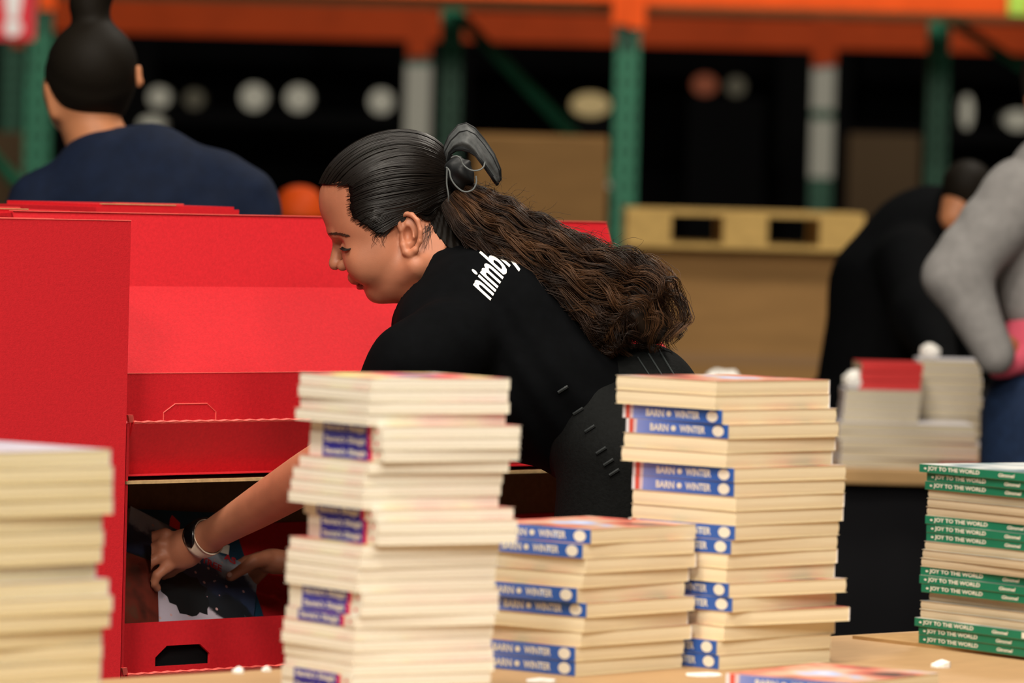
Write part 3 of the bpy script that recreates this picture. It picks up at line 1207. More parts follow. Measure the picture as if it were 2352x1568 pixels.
def near_arm(p):
    d = limb(p, [(965, 818, -0.17, 62), (870, 945, -0.155, 58), (795, 1034, -0.11, 59), (700, 1098, -0.03, 57), (600, 1160, 0.065, 49), (540, 1196, 0.12, 42), (478, 1233, 0.175, 36)])
    # back of the hand
    d = smin(d, sd_cone(p, c4(478, 1233, 0.175), c4(430, 1254, 0.192), rp(37), rp(40)), rp(15))
    d = smin(d, sd_ell(p, c4(420, 1262, 0.197), (rp(50), rp(46), 0.020), np.stack([[0.97, 0.22, 0], [-0.22, 0.97, 0], [0, 0, 1]], 1)), rp(14))
    for kx, ky, kz in ((380, 1228, 0.197), (371, 1250, 0.190), (371, 1276, 0.188), (384, 1300, 0.192)):
        d = smin(d, sd_ell(p, c4(kx, ky, kz), (rp(16), rp(14), rp(15))), rp(12))
    # four fingers, each bent twice
    fing = [((380, 1225, 0.197, 14), (353, 1232, 0.201, 12.5), (336, 1250, 0.211, 11.5), (333, 1268, 0.227, 10)),
            ((372, 1250, 0.193, 14), (341, 1264, 0.193, 13), (325, 1288, 0.201, 12), (326, 1310, 0.215, 10.5)),
            ((372, 1276, 0.191, 14), (344, 1291, 0.185, 13), (330, 1316, 0.191, 12), (337, 1336, 0.205, 10)),
            ((386, 1300, 0.194, 13.5), (361, 1320, 0.187, 12), (353, 1339, 0.189, 11), (361, 1350, 0.197, 9.5))]
    for fg in fing:
        e = None
        for a, b in zip(fg[:-1], fg[1:]):
            q = sd_cone(p, c4(*a[:3]), c4(*b[:3]), rp(a[3]), rp(b[3]))
            e = q if e is None else smin(e, q, rp(2.5))
        d = smin(d, e, rp(5))
    # thumb below the palm, closing on the book
    th = ((446, 1268, 0.220, 17), (416, 1296, 0.237, 15), (392, 1312, 0.243, 13), (374, 1322, 0.243, 11))
    for a, b in zip(th[:-1], th[1:]):
        d = smin(d, sd_cone(p, c4(*a[:3]), c4(*b[:3]), rp(a[3]), rp(b[3])), rp(7))
    return d


def far_arm(p):
    d = limb(p, [(1020, 800, 0.165, 60), (985, 980, 0.19, 56), (890, 1130, 0.25, 54), (770, 1240, 0.30, 47), (676, 1292, 0.338, 34)])
    d = smin(d, sd_ell(p, c4(632, 1289, 0.333), (rp(50), rp(31), 0.017), np.stack([[0.99, -0.1, 0], [0.1, 0.99, 0], [0, 0, 1]], 1)), rp(12))
    th = ((612, 1282, 0.322, 20), (585, 1288, 0.312, 17), (557, 1307, 0.307, 13.5), (530, 1324, 0.306, 12.5))
    e = None
    for a, b in zip(th[:-1], th[1:]):
        q = sd_cone(p, c4(*a[:3]), c4(*b[:3]), rp(a[3]), rp(b[3]))
        e = q if e is None else smin(e, q, rp(4))
    d = smin(d, e, rp(7))
    fing = [((598, 1278, 0.342, 14), (566, 1288, 0.358, 13), (540, 1300, 0.368, 11)),
            ((596, 1290, 0.344, 14), (566, 1306, 0.362, 13), (540, 1318, 0.372, 11)),
            ((598, 1303, 0.344, 13.5), (572, 1322, 0.362, 12.5), (548, 1334, 0.372, 10.5)),
            ((606, 1312, 0.342, 12), (586, 1334, 0.358, 11), (566, 1346, 0.368, 9.5))]
    for fg in fing:
        for a, b in zip(fg[:-1], fg[1:]):
            d = smin(d, sd_cone(p, c4(*a[:3]), c4(*b[:3]), rp(a[3]), rp(b[3])), rp(4))
    return d


# ---------- clothes
ZS = 0.74            # the trunk is wider (in depth) than thick


def flat(p):
    q = p.copy()
    q[:, 2] = (q[:, 2] - D0) * ZS + D0
    return q


def f4(px, py, dz=0.0):
    a = c4(px, py, dz)
    a[2] = D0 + dz * ZS
    return a


def torso(p, g=0.0):
    q = flat(p)
    d = sd_cone(q, f4(1085, 740), f4(1235, 872), rp(178 + g), rp(176 + g))
    d = smin(d, sd_cone(q, f4(1235, 872), f4(1365, 960), rp(172 + g), rp(160 + g)), rp(60))
    d = smin(d, sd_ell(q, f4(1180, 720), (rp(165 + g), rp(150 + g), rp(150 + g))), rp(60))
    return d


def shirt_sdf(p):
    d = torso(p)
    d = smin(d, sd_cone(p, c4(988, 634, 0), c4(1085, 690, 0), rp(94), rp(132)), rp(30))
    for s, arm in ((-1, ((1025, 795, -0.15, 104), (950, 842, -0.170, 92), (862, 962, -0.160, 80))), (1, ((1040, 790, 0.15, 100), (985, 830, 0.168, 92), (955, 960, 0.165, 82)))):
        for a, b in zip(arm[:-1], arm[1:]):
            d = smin(d, sd_cone(p, c4(*a[:3]), c4(*b[:3]), rp(a[3]), rp(b[3])), rp(50))
    d = smin(d, sd_cone(p, c4(990, 745, -0.08), c4(990, 745, 0.13), rp(78), rp(78)), rp(40))
    d = smin(d, sd_cone(p, c4(962, 757, -0.10), c4(970, 762, 0.10), rp(44), rp(44)), rp(30))
    # collar cut
    a, b = c4(945, 697)[:2], c4(1012, 545)[:2]
    e = (b - a) / np.linalg.norm(b - a)
    nrm = np.array([-e[1], e[0]])            # points to the face side
    if nrm[0] > 0:
        nrm = -nrm
    sd = (p[:, :2] - a) @ nrm.astype(np.float32)
    zone = sd_cone(p, c4(890, 600), c4(985, 625), rp(112), rp(118))
    d = np.where(zone < 0, smax(d, sd, rp(4)), d)
    # sleeve ends
    for s, (a, b) in ((-1, (c4(950, 842, -0.170), c4(862, 962, -0.160))), (1, (c4(985, 830, 0.168), c4(955, 960, 0.165)))):
        u = (b - a) / np.linalg.norm(b - a)
        lim = (p - b.astype(np.float32)) @ u.astype(np.float32)
        near = sd_cone(p, a, b + u * 0.05, rp(115), rp(115))
        d = np.where(near < 0, smax(d, lim, rp(4)), d)
    # soft folds running from the armpit and across the back
    x, y, z = p[:, 0], p[:, 1], p[:, 2]
    fold = np.sin((x * 0.75 + y * 1.0) * 95 + 6 * np.sin(x * 14)) * 0.0016 * np.clip((x - cpt(1020, 0, D0)[0]) / 0.12, 0, 1)
    fold += np.sin((x * 0.5 - y * 0.9) * 70 + 4 * np.sin(y * 17 + z * 20)) * 0.0018 * np.clip((cpt(1150, 0, D0)[0] - x) / 0.12, 0, 1) * np.clip((cpt(0, 720, D0)[1] - y) / 0.05, 0, 1)
    return d + fold


pelv_w = c2w(c4(1455, 1010))
kneeN = w2c((pelv_w[0] - 0.06, pelv_w[1] - 0.10, 0.50))
kneeF = w2c((pelv_w[0] - 0.02, pelv_w[1] + 0.12, 0.50))
ankN = w2c((pelv_w[0] + 0.02, pelv_w[1] - 0.11, 0.09))
ankF = w2c((pelv_w[0] + 0.05, pelv_w[1] + 0.13, 0.09))


def trousers_sdf(p):
    q = flat(p)
    d = sd_cone(q, f4(1360, 958), f4(1450, 990), rp(163), rp(150))
    d = smin(d, sd_ell(q, f4(1480, 955), (rp(142), rp(168), rp(140))), rp(40))
    for k, an, s in ((kneeN, ankN, -1), (kneeF, ankF, 1)):
        hip = c4(1425, 1060, s * 0.10)
        d = smin(d, sd_cone(p, hip, k, rp(140), 0.062), rp(60))
        d = smin(d, sd_cone(p, k, an, 0.060, 0.048), 0.03)
    # waist cut
    a = c4(1345, 985)[:2]
    u = np.array([0.88, 0.46]) * np.array([1, -1])
    lim = -((p[:, :2] - a) @ u.astype(np.float32)) - 0.045
    d = smax(d, lim, 0.004)
    return d


root_w = Vector((pelv_w[0], pelv_w[1], 0.0))
woman = empty('person', root_w, 'woman in black T-shirt with long curly ponytail bending to a red display', 'person')
RW = np.array(root_w)


def add_part(name, V, Qd, m, parent, smooth=True):
    me = np_mesh(name, c2w(V) - RW, Qd)
    return obj(name, me, m, parent, smooth)


def bounds(pts, pad):
    a = np.array([c4(*q) for q in pts])
    return a.min(0) - pad, a.max(0) + pad


def body_head(p):
    d = head_sdf(p)
    d = np.minimum(d, 1e9)
    for s in (-1, 1):
        d = smin(d, ear(p, s), rp(4))
    # cut the neck inside the collar
    a, b = c4(962, 712)[:2], c4(1029, 565)[:2]
    e = (b - a) / np.linalg.norm(b - a)
    nrm = np.array([e[1], -e[0]])
    if nrm[0] < 0:
        nrm = -nrm
    return smax(d, (p[:, :2] - a) @ nrm.astype(np.float32), 0.003)


V1, Q1 = mesh_sdf(body_head, *bounds([(720, 280, -0.12), (1080, 730, 0.12)], 0.01), 0.0017)
V2, Q2 = mesh_sdf(near_arm, *bounds([(310, 780, -0.25), (1030, 1380, 0.30)], 0.01), 0.0019)
V3, Q3 = mesh_sdf(far_arm, *bounds([(500, 720, 0.08), (1080, 1370, 0.44)], 0.01), 0.0026)


def core(p):
    return torso(p, -14)


V4, Q4 = mesh_sdf(core, *bounds([(860, 520, -0.2), (1580, 1180, 0.2)], 0.01), 0.008)
off = [0, len(V1), len(V1) + len(V2), len(V1) + len(V2) + len(V3)]
VB = np.concatenate([V1, V2, V3, V4])
QB = np.concatenate([Q1, Q2 + off[1], Q3 + off[2], Q4 + off[3]])
body = add_part('body', VB, QB, M_SKIN, woman)
body.data.materials.append(M_LIP)
mi = np.zeros(len(QB), dtype=np.int32)
fc = VB[QB].mean(1).astype(np.float32)
lipd = np.minimum(sd_ell(fc, c4(817, 647, 0), (rp(11), rp(5.5), rp(25)), HR), sd_ell(fc, c4(829, 657, 0), (rp(12), rp(8), rp(25)), HR))
mi[(lipd < rp(0.6)) & (np.arange(len(QB)) < len(Q1))] = 1
body.data.polygons.foreach_set('material_index', mi)

Vs, Qs = mesh_sdf(shirt_sdf, *bounds([(800, 500, -0.29), (1620, 1200, 0.29)], 0.01), 0.0042)
shirt = add_part('shirt', Vs, Qs, M_BLACK, woman)
tr_lo, tr_hi = bounds([(1180, 820, -0.32), (1700, 1250, 0.32)], 0.02)
tr_lo[1] = w2c((pelv_w[0], pelv_w[1], 0.03))[1]
Vt, Qt = mesh_sdf(trousers_sdf, tr_lo, tr_hi, 0.006)
trousers = add_part('trousers', Vt, Qt, M_DENIM, woman)
for s, an in ((-1, ankN), (1, ankF)):
    a = c2w(an) - RW
    def shoe(p, a=a):
        toe = np.array([a[0] - 0.17, a[1] - 0.02, 0.035])
        d = sd_cone(p, (a[0] + 0.02, a[1], 0.045), toe, 0.045, 0.036)
        d = smin(d, sd_cone(p, (a[0], a[1], 0.06), (a[0], a[1], 0.12), 0.045, 0.045), 0.02)
        return smax(d, 0.002 - p[:, 2], 0.004)
    Vx, Qx = mesh_sdf(shoe, a + np.array([-0.24, -0.1, -a[2]]), a + np.array([0.1, 0.1, 0.1]), 0.006)
    obj('shoe', np_mesh('shoe', Vx, Qx), M_BLACK, woman, True)

# seams and belt loops of the trousers
M_SEAM = mat('grey_stitch', (0.022, 0.027, 0.028), 0.7)


def hug(f, pts, lift=0.0015, n=6):
    out = []
    for a, b in zip(pts[:-1], pts[1:]):
        for i in range(n):
            t = i / n
            out.append((a[0] + (b[0] - a[0]) * t, a[1] + (b[1] - a[1]) * t))
    out.append(pts[-1])
    w = []
    for x, y in out:
        z = surf_z(f, x, y)
        if z is not None:
            w.append(Vector(c2w(c4(x, y, z - lift)) - RW))
    return w


for pts, r in (([(1512, 800), (1560, 880)], 0.0012), ([(1490, 812), (1545, 900)], 0.0011), ([(1465, 820), (1520, 905)], 0.0010)):
    w = hug(trousers_sdf, pts)
    if len(w) > 2:
        MB().tube(w, r, 6).build('seam', M_SEAM, trousers)
M_LOOP = mat('waist_loop', (0.012, 0.015, 0.016), 0.6)


def both(p):
    return np.minimum(shirt_sdf(p), trousers_sdf(p))


for x, y in ((1290, 895), (1325, 945), (1352, 985), (1378, 1035), (1395, 1062), (1408, 1085)):
    w = hug(both, [(x - 8, y + 6), (x + 14, y - 8)], 0.002, 3)
    if len(w) > 2:
        MB().tube(w, 0.0022, 6).build('belt_loop', M_LOOP, trousers)

# print on the back of the shirt
M_PRINT = mat('white_print', (0.82, 0.80, 0.74), 0.6)
tm = text_mesh('nimbly', 1.0, 1.0, 0.026, 0.18, 1.04)
v = np.empty(len(tm.vertices) * 3)
tm.vertices.foreach_get('co', v)
v = v.reshape(-1, 3)
bm = bmesh.new()
bm.from_mesh(tm)
bmesh.ops.triangulate(bm, faces=bm.faces[:])
bmesh.ops.subdivide_edges(bm, edges=[e for e in bm.edges if e.calc_length() > 0.12], cuts=2, use_grid_fill=True)
bmesh.ops.triangulate(bm, faces=bm.faces[:])
for vv in bm.verts:
    # reading direction runs up towards the nape, tall letters lean to the shoulder
    px = 1126 + vv.co.x * 60 + (vv.co.y - 0.24) * (-80)
    py = 690 - vv.co.x * 105 + (vv.co.y - 0.24) * (-63)
    z = surf_z(shirt_sdf, px, py)
    if z is None:
        z = 0.0
    vv.co = Vector(c2w(c4(px, py, z - 0.0012)) - RW)
bm.to_mesh(tm)
bm.free()
obj('shirt_print', tm, M_PRINT, shirt)

# brows, lashes, thumb nail
for s in (-1, 1):
    ln, rd = [], []
    for i in range(60):
        t = i / 59
        x0 = 753 + 42 * t
        y0 = 538 - 3 * math.sin(t * 3.0) + 6 * t + random.uniform(-3.0, 3.0) * (1 - 0.7 * t)
        pts = []
        for q in range(4):
            x, y = x0 + q * 3.2, y0 - q * 0.7
            z = surf_z(head_sdf, x, y, -0.12, 0.0, 90)
            if z is None:
                break
            pts.append(c2w(c4(x, y, s * -1 * (z - 0.0006)) if s > 0 else c4(x, y, z - 0.0006)) - RW)
        if len(pts) == 4:
            ln.append(np.array(pts))
            rd.append(np.linspace(0.00042, 0.0002, 4))
    if ln:
        obj('eyebrow', strands_mesh('eyebrow', ln, rd), mat('brow_hair', (0.05, 0.022, 0.012), 0.6), woman)
    ln, rd = [], []
    for i in range(26):
        t = i / 25
        x0, y0 = 786 + 19 * t, 567 + 4 * math.sin(t * 2.6) + 1.5 * t
        z = surf_z(head_sdf, x0, y0, -0.12, 0.0, 90)
        if z is None:
            continue
        zz = z - 0.0006
        a = c4(x0, y0, zz if s < 0 else -zz)
        b = c4(x0 - 3, y0 + 3, (zz - 0.0025) if s < 0 else -(zz - 0.0025))
        c = c4(x0 - 7, y0 + 4, (zz - 0.0045) if s < 0 else -(zz - 0.0045))
        ln.append(np.array([c2w(a) - RW, c2w(b) - RW, c2w(c) - RW]))
        rd.append(np.array([0.0009, 0.0004, 0.00012]))
    if ln:
        obj('eyelashes', strands_mesh('eyelashes', ln, rd), M_HAIR, woman)
nz = surf_z(far_arm, 527, 1320)
if nz is not None:
    w = c2w(c4(527, 1319, nz - 0.0004)) - RW
    nb = MB().lathe([(0.0001, -0.0005), (0.0035, -0.0002), (0.0042, 0.0002), (0.0028, 0.0008), (0.0001, 0.001)], 12)
    no = nb.build('thumb_nail', mat('nail', (0.62, 0.36, 0.27), 0.3, 0.5), woman, True)
    no.location = w
    no.rotation_euler = (math.radians(90), 0, 0)

# ---------- slick hair on the skull
hair_poly = [(700, 430), (745, 429), (788, 420), (802, 428), (806, 455), (805, 485), (815, 506), (842, 520), (866, 540), (888, 542), (905, 519), (915, 500), (945, 493), (985, 505), (1000, 540),
             (1045, 588), (1105, 580), (1100, 400), (1010, 250), (800, 240), (700, 330)]
hp = np.array([c4(*q)[:2] for q in hair_poly])


def hair_cap(p):
    x, y, z = p[:, 0], p[:, 1], p[:, 2]
    reg = sd_poly2(x, y, hp)
    lift = np.clip(-reg / rp(34), 0, 1)
    d = head_base(p) - rp(0.8) - rp(6.2) * lift
    d = smin(d, sd_ell(p, c4(1015, 420), (rp(50), rp(60), rp(58))), rp(30))
    d = smin(d, sd_ell(p, c4(1040, 492), (rp(56), rp(78), rp(34))), rp(30))
    # combed strand relief
    tc = c4(1035, 405)
    ang = np.arctan2(z - D0, (y - tc[1]) * 1.0 + 1e-6)
    ang2 = np.arctan2(y - tc[1], tc[0] - x + 1e-6)
    d = d + (np.sin(ang2 * 62 + 3 * np.sin(ang * 3)) + 0.6 * np.sin(ang2 * 131 + ang * 9)) * 0.0007
    return smax(d, reg, rp(3))


Vh, Qh = mesh_sdf(hair_cap, *bounds([(715, 270, -0.12), (1110, 600, 0.12)], 0.01), 0.0019, smooth_it=1)
hair = add_part('hair', Vh, Qh, mat('hair_base', (0.005, 0.0035, 0.0025), 0.55, 0.08), woman)


def project(f, p, it=5, h=0.0008):
    p = p.astype(np.float32)
    for _ in range(it):
        v = f(p)
        g = np.stack([f(p + np.eye(3, dtype=np.float32)[i] * h) - v for i in range(3)], 1) / h
        n = (g * g).sum(1)[:, None] + 1e-6
        p = p - g * v[:, None] / n
    return p


def cap_smooth(p):
    d = sd_ell(p, c4(884, 427), (rp(161), rp(118), rp(132)), HR)
    d = smin(d, head_base(p) - rp(6), rp(10))
    return smin(d, sd_ell(p, c4(1015, 420), (rp(50), rp(60), rp(58))), rp(30))


starts = []
edge = [(742, 426), (788, 420), (804, 432), (806, 458), (806, 486), (818, 508), (842, 521), (866, 540), (888, 541), (906, 518), (945, 494), (980, 504)]
el = np.array(edge, float)
seg = np.linalg.norm(np.diff(el, axis=0), axis=1)
cum = np.concatenate([[0], np.cumsum(seg)])
ln, rd = [], []
for i in range(640):
    s = random.choice((-1, -1, 1))
    if i % 3 == 0:
        # from the forehead over the crown
        w = random.uniform(-0.085, 0.085)
        a = c4(746 + 52 * (abs(w) / 0.085) ** 2, 427 - 60 * abs(w), w)
    else:
        t = random.uniform(0, cum[-1])
        x, y = np.interp(t, cum, el[:, 0]), np.interp(t, cum, el[:, 1])
        a = c4(x, y - 3, s * 0.075)
    if i % 3 == 0:
        b = c4(1032, 376 + abs(w) * 160, w * 0.42)
        bow = 0.034
    else:
        fr_ = t / cum[-1]
        b = c4(1036 - 6 * fr_, 386 + 95 * fr_ + random.uniform(-4, 4), s * 0.028)
        bow = 0.022 - 0.03 * fr_
    K = 26
    t = np.linspace(0, 1, K)[:, None]
    m_ = (a + b) / 2
    m_[1] += bow
    L = (1 - t) ** 2 * a + 2 * t * (1 - t) * m_ + t ** 2 * b
    L = project(cap_smooth, L, 5)
    L = L + np.cumsum(rng.normal(0, 0.00007, L.shape), 0)
    ln.append(c2w(L) - RW)
    rd.append(np.concatenate([np.linspace(0.0003, 0.0009, 5), np.full(K - 5, 0.0009)]) * random.uniform(0.5, 1.1))
# fine short hairs that soften the hairline, a few loose ones before the ear and on the nape
for i in range(330):
    fine = i < 300
    if fine:
        t = random.uniform(0, cum[9] if i % 4 else cum[-1])
        x, y = np.interp(t, cum, el[:, 0]), np.interp(t, cum, el[:, 1])
        vx, vy = 1032 - x, 400 - y
        l_ = math.hypot(vx, vy)
        vx, vy = vx / l_, vy / l_
        back = random.uniform(3, 13)
        x0, y0 = x - vx * back, y - vy * back * 0.6
        dx, dy = vx * (back + 22), vy * (back + 22)
    elif i < 312:
        x0, y0 = random.uniform(848, 890), random.uniform(530, 545)
        dx, dy = random.uniform(-6, 4), random.uniform(12, 34)
    else:
        x0, y0 = random.uniform(975, 1000), random.uniform(508, 525)
        dx, dy = random.uniform(-22, 0), random.uniform(20, 64)
    pts = []
    for q in range(7):
        t = q / 6
        xx, yy = x0 + dx * t + (1.0 if fine else 5) * math.sin(t * 4 + i), y0 + dy * t
        z = surf_z(head_base, xx, yy, -0.13, 0.0, 60)
        if z is None:
            break
        pts.append(c2w(c4(xx, yy, z - (0.0003 + 0.0040 * t if fine else 0.0012))) - RW)
    if len(pts) == 7:
        ln.append(np.array(pts))
        rd.append(np.linspace(0.00012, 0.0004, 7) if fine else np.linspace(0.00028, 0.00010, 7))
obj('hair_strands', strands_mesh('hair_strands', ln, rd), M_HAIR, woman, True)

# ---------- curly ponytail
cl = np.array([(1042, 440, -0.02, 52), (1085, 482, -0.03, 68), (1150, 530, -0.045, 74), (1230, 578, -0.055, 82), (1310, 628, -0.06, 92), (1385, 668, -0.06, 112), (1445, 702, -0.055, 122), (1482, 742, -0.05, 104), (1490, 800, -0.05, 60)], float)
ct = np.linspace(0, 1, len(cl))


def center(t):
    return np.stack([np.interp(t, ct, cl[:, i]) for i in range(4)], -1)


def pony_core(p):
    d = None
    for q, (a, b) in enumerate(zip(cl[:-2], cl[1:-1])):
        ka, kb = (0.25, 0.3) if q == 0 else ((0.3, 0.48) if q == 1 else (0.48, 0.5))
        e = sd_cone(p, c4(*a[:3]), c4(*b[:3]), rp(a[3] * ka), rp(b[3] * kb))
        d = e if d is None else smin(d, e, rp(40))
    x, y, z = p[:, 0], p[:, 1], p[:, 2]
    d = d + 0.004 * np.sin(x * 90 + 3 * np.sin(y * 60)) * np.sin(y * 110 + z * 60)
    return d


Vp, Qp = mesh_sdf(pony_core, *bounds([(980, 340, -0.16), (1600, 880, 0.08)], 0.01), 0.004)
pony = add_part('ponytail', Vp, Qp, mat('deep_hair', (0.012, 0.006, 0.003), 0.5, 0.4), woman)
ln, rd = [], []
ln2, rd2 = [], []
NK = 72
tt = np.linspace(0, 1, NK)
for c in range(135):
    a0 = random.uniform(-1, 1)
    b0 = random.uniform(-1.05, 0.7)
    if a0 * a0 + b0 * b0 > 1.15:
        a0 *= 0.78
        b0 *= 0.78
    fr = random.uniform(5.0, 9.5)
    ph = random.uniform(0, 6.28)
    amp = random.uniform(7, 15)
    tend = random.uniform(0.74, 1.0)
    hand = random.choice((-1, 1))
    drop = random.uniform(0, 1)
    light = random.random() < 0.30
    endloop = random.uniform(0.6, 2.0)
    slow = random.uniform(0.8, 1.1)
    for k in range(15):
        t = tt * tend
        C = center(t)
        tx = np.gradient(C[:, 0])
        ty = np.gradient(C[:, 1])
        l = np.hypot(tx, ty) + 1e-9
        nx, ny = -ty / l, tx / l
        grow = np.clip(t / 0.22, 0, 1)
        sp = 0.05 + 0.06 * random.random() ** 2
        aa = a0 + random.uniform(-sp, sp) * 1.6
        bb = b0 + random.uniform(-sp, sp) * 1.6
        am = amp * (0.40 + 0.75 * t + endloop * np.clip((t - 0.66) / 0.3, 0, 1)) * random.uniform(0.85, 1.15)
        an = ph + hand * 2 * np.pi * fr * (t - 0.22 * t ** 2.2) * slow + random.uniform(-0.3, 0.3)
        ox = aa * C[:, 3] * (0.75 + 0.25 * grow) + am * grow * np.cos(an)
        oz = (bb * C[:, 3] * 0.8 * (0.75 + 0.25 * grow) + am * grow * np.sin(an)) / SC
        al = am * grow * 0.45 * np.sin(an + 0.8)
        X = C[:, 0] + nx * ox + tx / l * al
        Y = C[:, 1] + ny * ox + ty / l * al + np.clip(t - 0.6, 0, 1) ** 1.3 * 130 * drop * (0.4 + 0.6 * (aa + 1) / 2)
        Z = C[:, 2] + oz
        L = np.stack([(X - 1176) * (D0 + Z) / F_PX, -(Y - 784) * (D0 + Z) / F_PX, D0 + Z], -1)
        r = random.uniform(0.0003, 0.0006)
        (ln2 if light else ln).append(c2w(L) - RW)
        (rd2 if light else rd).append(r * np.clip((1 - t / max(tend, 1e-3)) * 8 + 0.25, 0.2, 1))
obj('curls', strands_mesh('curls', ln2, rd2, 3), mat('light_brown_hair', (0.095, 0.042, 0.017), 0.5, 0.3, noise=0.5, nscale=22), pony, True)
# flyaway hairs above the ponytail
for i in range(150):
    t0 = random.uniform(0.12, 0.9)
    C = center(np.array([t0]))[0]
    x, y = C[0] + random.uniform(-25, 25), C[1] - C[3] * random.uniform(0.7, 1.0)
    dx, dy = random.uniform(15, 75), random.uniform(-28, 26)
    ph = random.uniform(0, 6)
    pts = []
    for q in range(14):
        u = q / 13
        pts.append(c2w(c4(x + dx * u + 6 * math.sin(ph + u * 6), y + dy * u + 9 * math.sin(ph * 2 + u * 5), C[2] + random.uniform(-0.002, 0.002))) - RW)
    ln.append(np.array(pts))
    rd.append(np.linspace(0.00028, 0.00015, 14))
obj('curls', strands_mesh('curls', ln, rd, 3), M_CURL, pony, True)

# ---------- black cloth mask tied into the hair
M_MASK = mat('black_mask_cloth', (0.060, 0.064, 0.065), 0.6, 0.35, noise=0.35, nscale=60, bump=0.4, bscale=120)
M_MASKIN = mat('mask_trim', (0.008, 0.009, 0.010), 0.6, 0.3)
outer = [(1018, 372), (1016, 345), (1030, 312), (1052, 286), (1070, 281), (1090, 292), (1112, 318), (1135, 352), (1150, 388), (1151, 412), (1146, 418)]
inner = [(1026, 372), (1034, 352), (1048, 344), (1064, 344), (1080, 349), (1094, 358), (1106, 374), (1117, 389), (1128, 404), (1136, 416), (1142, 423)]


def strip_pt(t, w):
    k = t * (len(outer) - 1)
    i = min(int(k), len(outer) - 2)
    f = k - i
    o = [outer[i][j] + (outer[i + 1][j] - outer[i][j]) * f for j in (0, 1)]
    n = [inner[i][j] + (inner[i + 1][j] - inner[i][j]) * f for j in (0, 1)]
    return o[0] + (n[0] - o[0]) * w, o[1] + (n[1] - o[1]) * w


nu, nv = 40, 14
vs, fs = [], []
for side in (0, 1):
    for i in range(nu + 1):
        for j in range(nv + 1):
            t, w = i / nu, j / nv
            x, y = strip_pt(t, w)
            z = -0.045 * math.sin(math.pi * (0.15 + 0.85 * w) * 0.62) * (0.4 + 0.6 * math.sin(math.pi * (0.1 + 0.85 * t)))
            z += 0.0022 * math.sin(w * 14 + 2 * math.sin(t * 7)) + (0.0014 if side else 0) + 0.0012 * math.sin(t * 23 + w * 4)
            vs.append(c2w(c4(x, y, z - 0.005)) - RW)
for side in (0, 1):
    o = side * (nu + 1) * (nv + 1)
    for i in range(nu):
        for j in range(nv):
            a = o + i * (nv + 1) + j
            q = (a, a + 1, a + nv + 2, a + nv + 1)
            fs.append(q if side else q[::-1])
mk = mesh('cloth_mask', vs, fs)
maskp = obj('cloth_mask', mk, M_MASK, woman, True)
tag(maskp, 'black cloth face mask tied round the ponytail')


def mask_line(w0, w1, lift, r, m, name):
    pts = []
    for i in range(nu + 1):
        t = i / nu
        w = w0 + (w1 - w0) * t
        x, y = strip_pt(t, w)
        z = -0.045 * math.sin(math.pi * (0.15 + 0.85 * w) * 0.62) * (0.4 + 0.6 * math.sin(math.pi * (0.1 + 0.85 * t)))
        z += 0.0022 * math.sin(w * 14 + 2 * math.sin(t * 7)) + 0.0012 * math.sin(t * 23 + w * 4)
        pts.append(Vector(c2w(c4(x, y, z - 0.005 - lift)) - RW))
    MB().tube(pts, r, 6).build(name, m, maskp)


mask_line(0.02, 0.03, 0.0005, 0.0012, M_MASKIN, 'seam')
mask_line(0.96, 0.97, 0.0008, 0.0028, M_MASKIN, 'hem')
mask_line(0.34, 0.16, 0.0006, 0.0008, M_MASKIN, 'seam')


def cord(pts, z, name='ear_loop'):
    P3 = [c4(x, y, z + dz) for x, y, dz in pts]
    out = []
    K = len(P3)
    for i in range(K - 1):
        p0, p1, p2, p3 = P3[max(i - 1, 0)], P3[i], P3[i + 1], P3[min(i + 2, K - 1)]
        for q in range(6):
            t = q / 6
            out.append(0.5 * ((2 * p1) + (-p0 + p2) * t + (2 * p0 - 5 * p1 + 4 * p2 - p3) * t * t + (-p0 + 3 * p1 - 3 * p2 + p3) * t ** 3))
    out.append(P3[-1])
    MB().tube([Vector(c2w(o) - RW) for o in out], 0.0011, 6).build(name, mat('grey_elastic', (0.10, 0.11, 0.11), 0.6), maskp)


cord([(1037, 362, 0), (1048, 358, -0.003), (1058, 364, -0.004), (1064, 378, -0.004), (1080, 390, -0.004), (1098, 391, -0.003), (1110, 384, 0), (1114, 372, 0.004)], -0.062)
cord([(1025, 384, 0), (1032, 392, -0.003), (1036, 410, -0.004), (1048, 428, -0.004), (1066, 440, -0.003), (1085, 436, -0.002), (1094, 420, 0), (1093, 404, 0.002)], -0.064)
cord([(1027, 385, 0), (1026, 420, 0), (1030, 448, 0), (1030, 462, 0.004)], -0.068)
# crumpled middle of the mask
def knot(p):
    d = sd_ell(p, c4(1056, 398, -0.03), (rp(34), rp(40), 0.032))
    x, y, z = p[:, 0], p[:, 1], p[:, 2]
    return d + 0.0018 * np.sin(x * 260 + 3 * np.sin(y * 120)) + 0.0015 * np.sin(y * 190 + x * 90)


Vk, Qk = mesh_sdf(knot, *bounds([(1010, 345, -0.08), (1105, 450, 0.02)], 0.006), 0.002)
add_part('gathered_cloth', Vk, Qk, M_MASKIN, maskp)

# ---------- wrist band
wc, wdir = c4(470, 1236, 0.179), (c4(540, 1196, 0.12) - c4(430, 1254, 0.192))
wdir /= np.linalg.norm(wdir)
M_STRAP = mat('beige_strap', (0.78, 0.62, 0.48), 0.55, 0.4)
watch = None


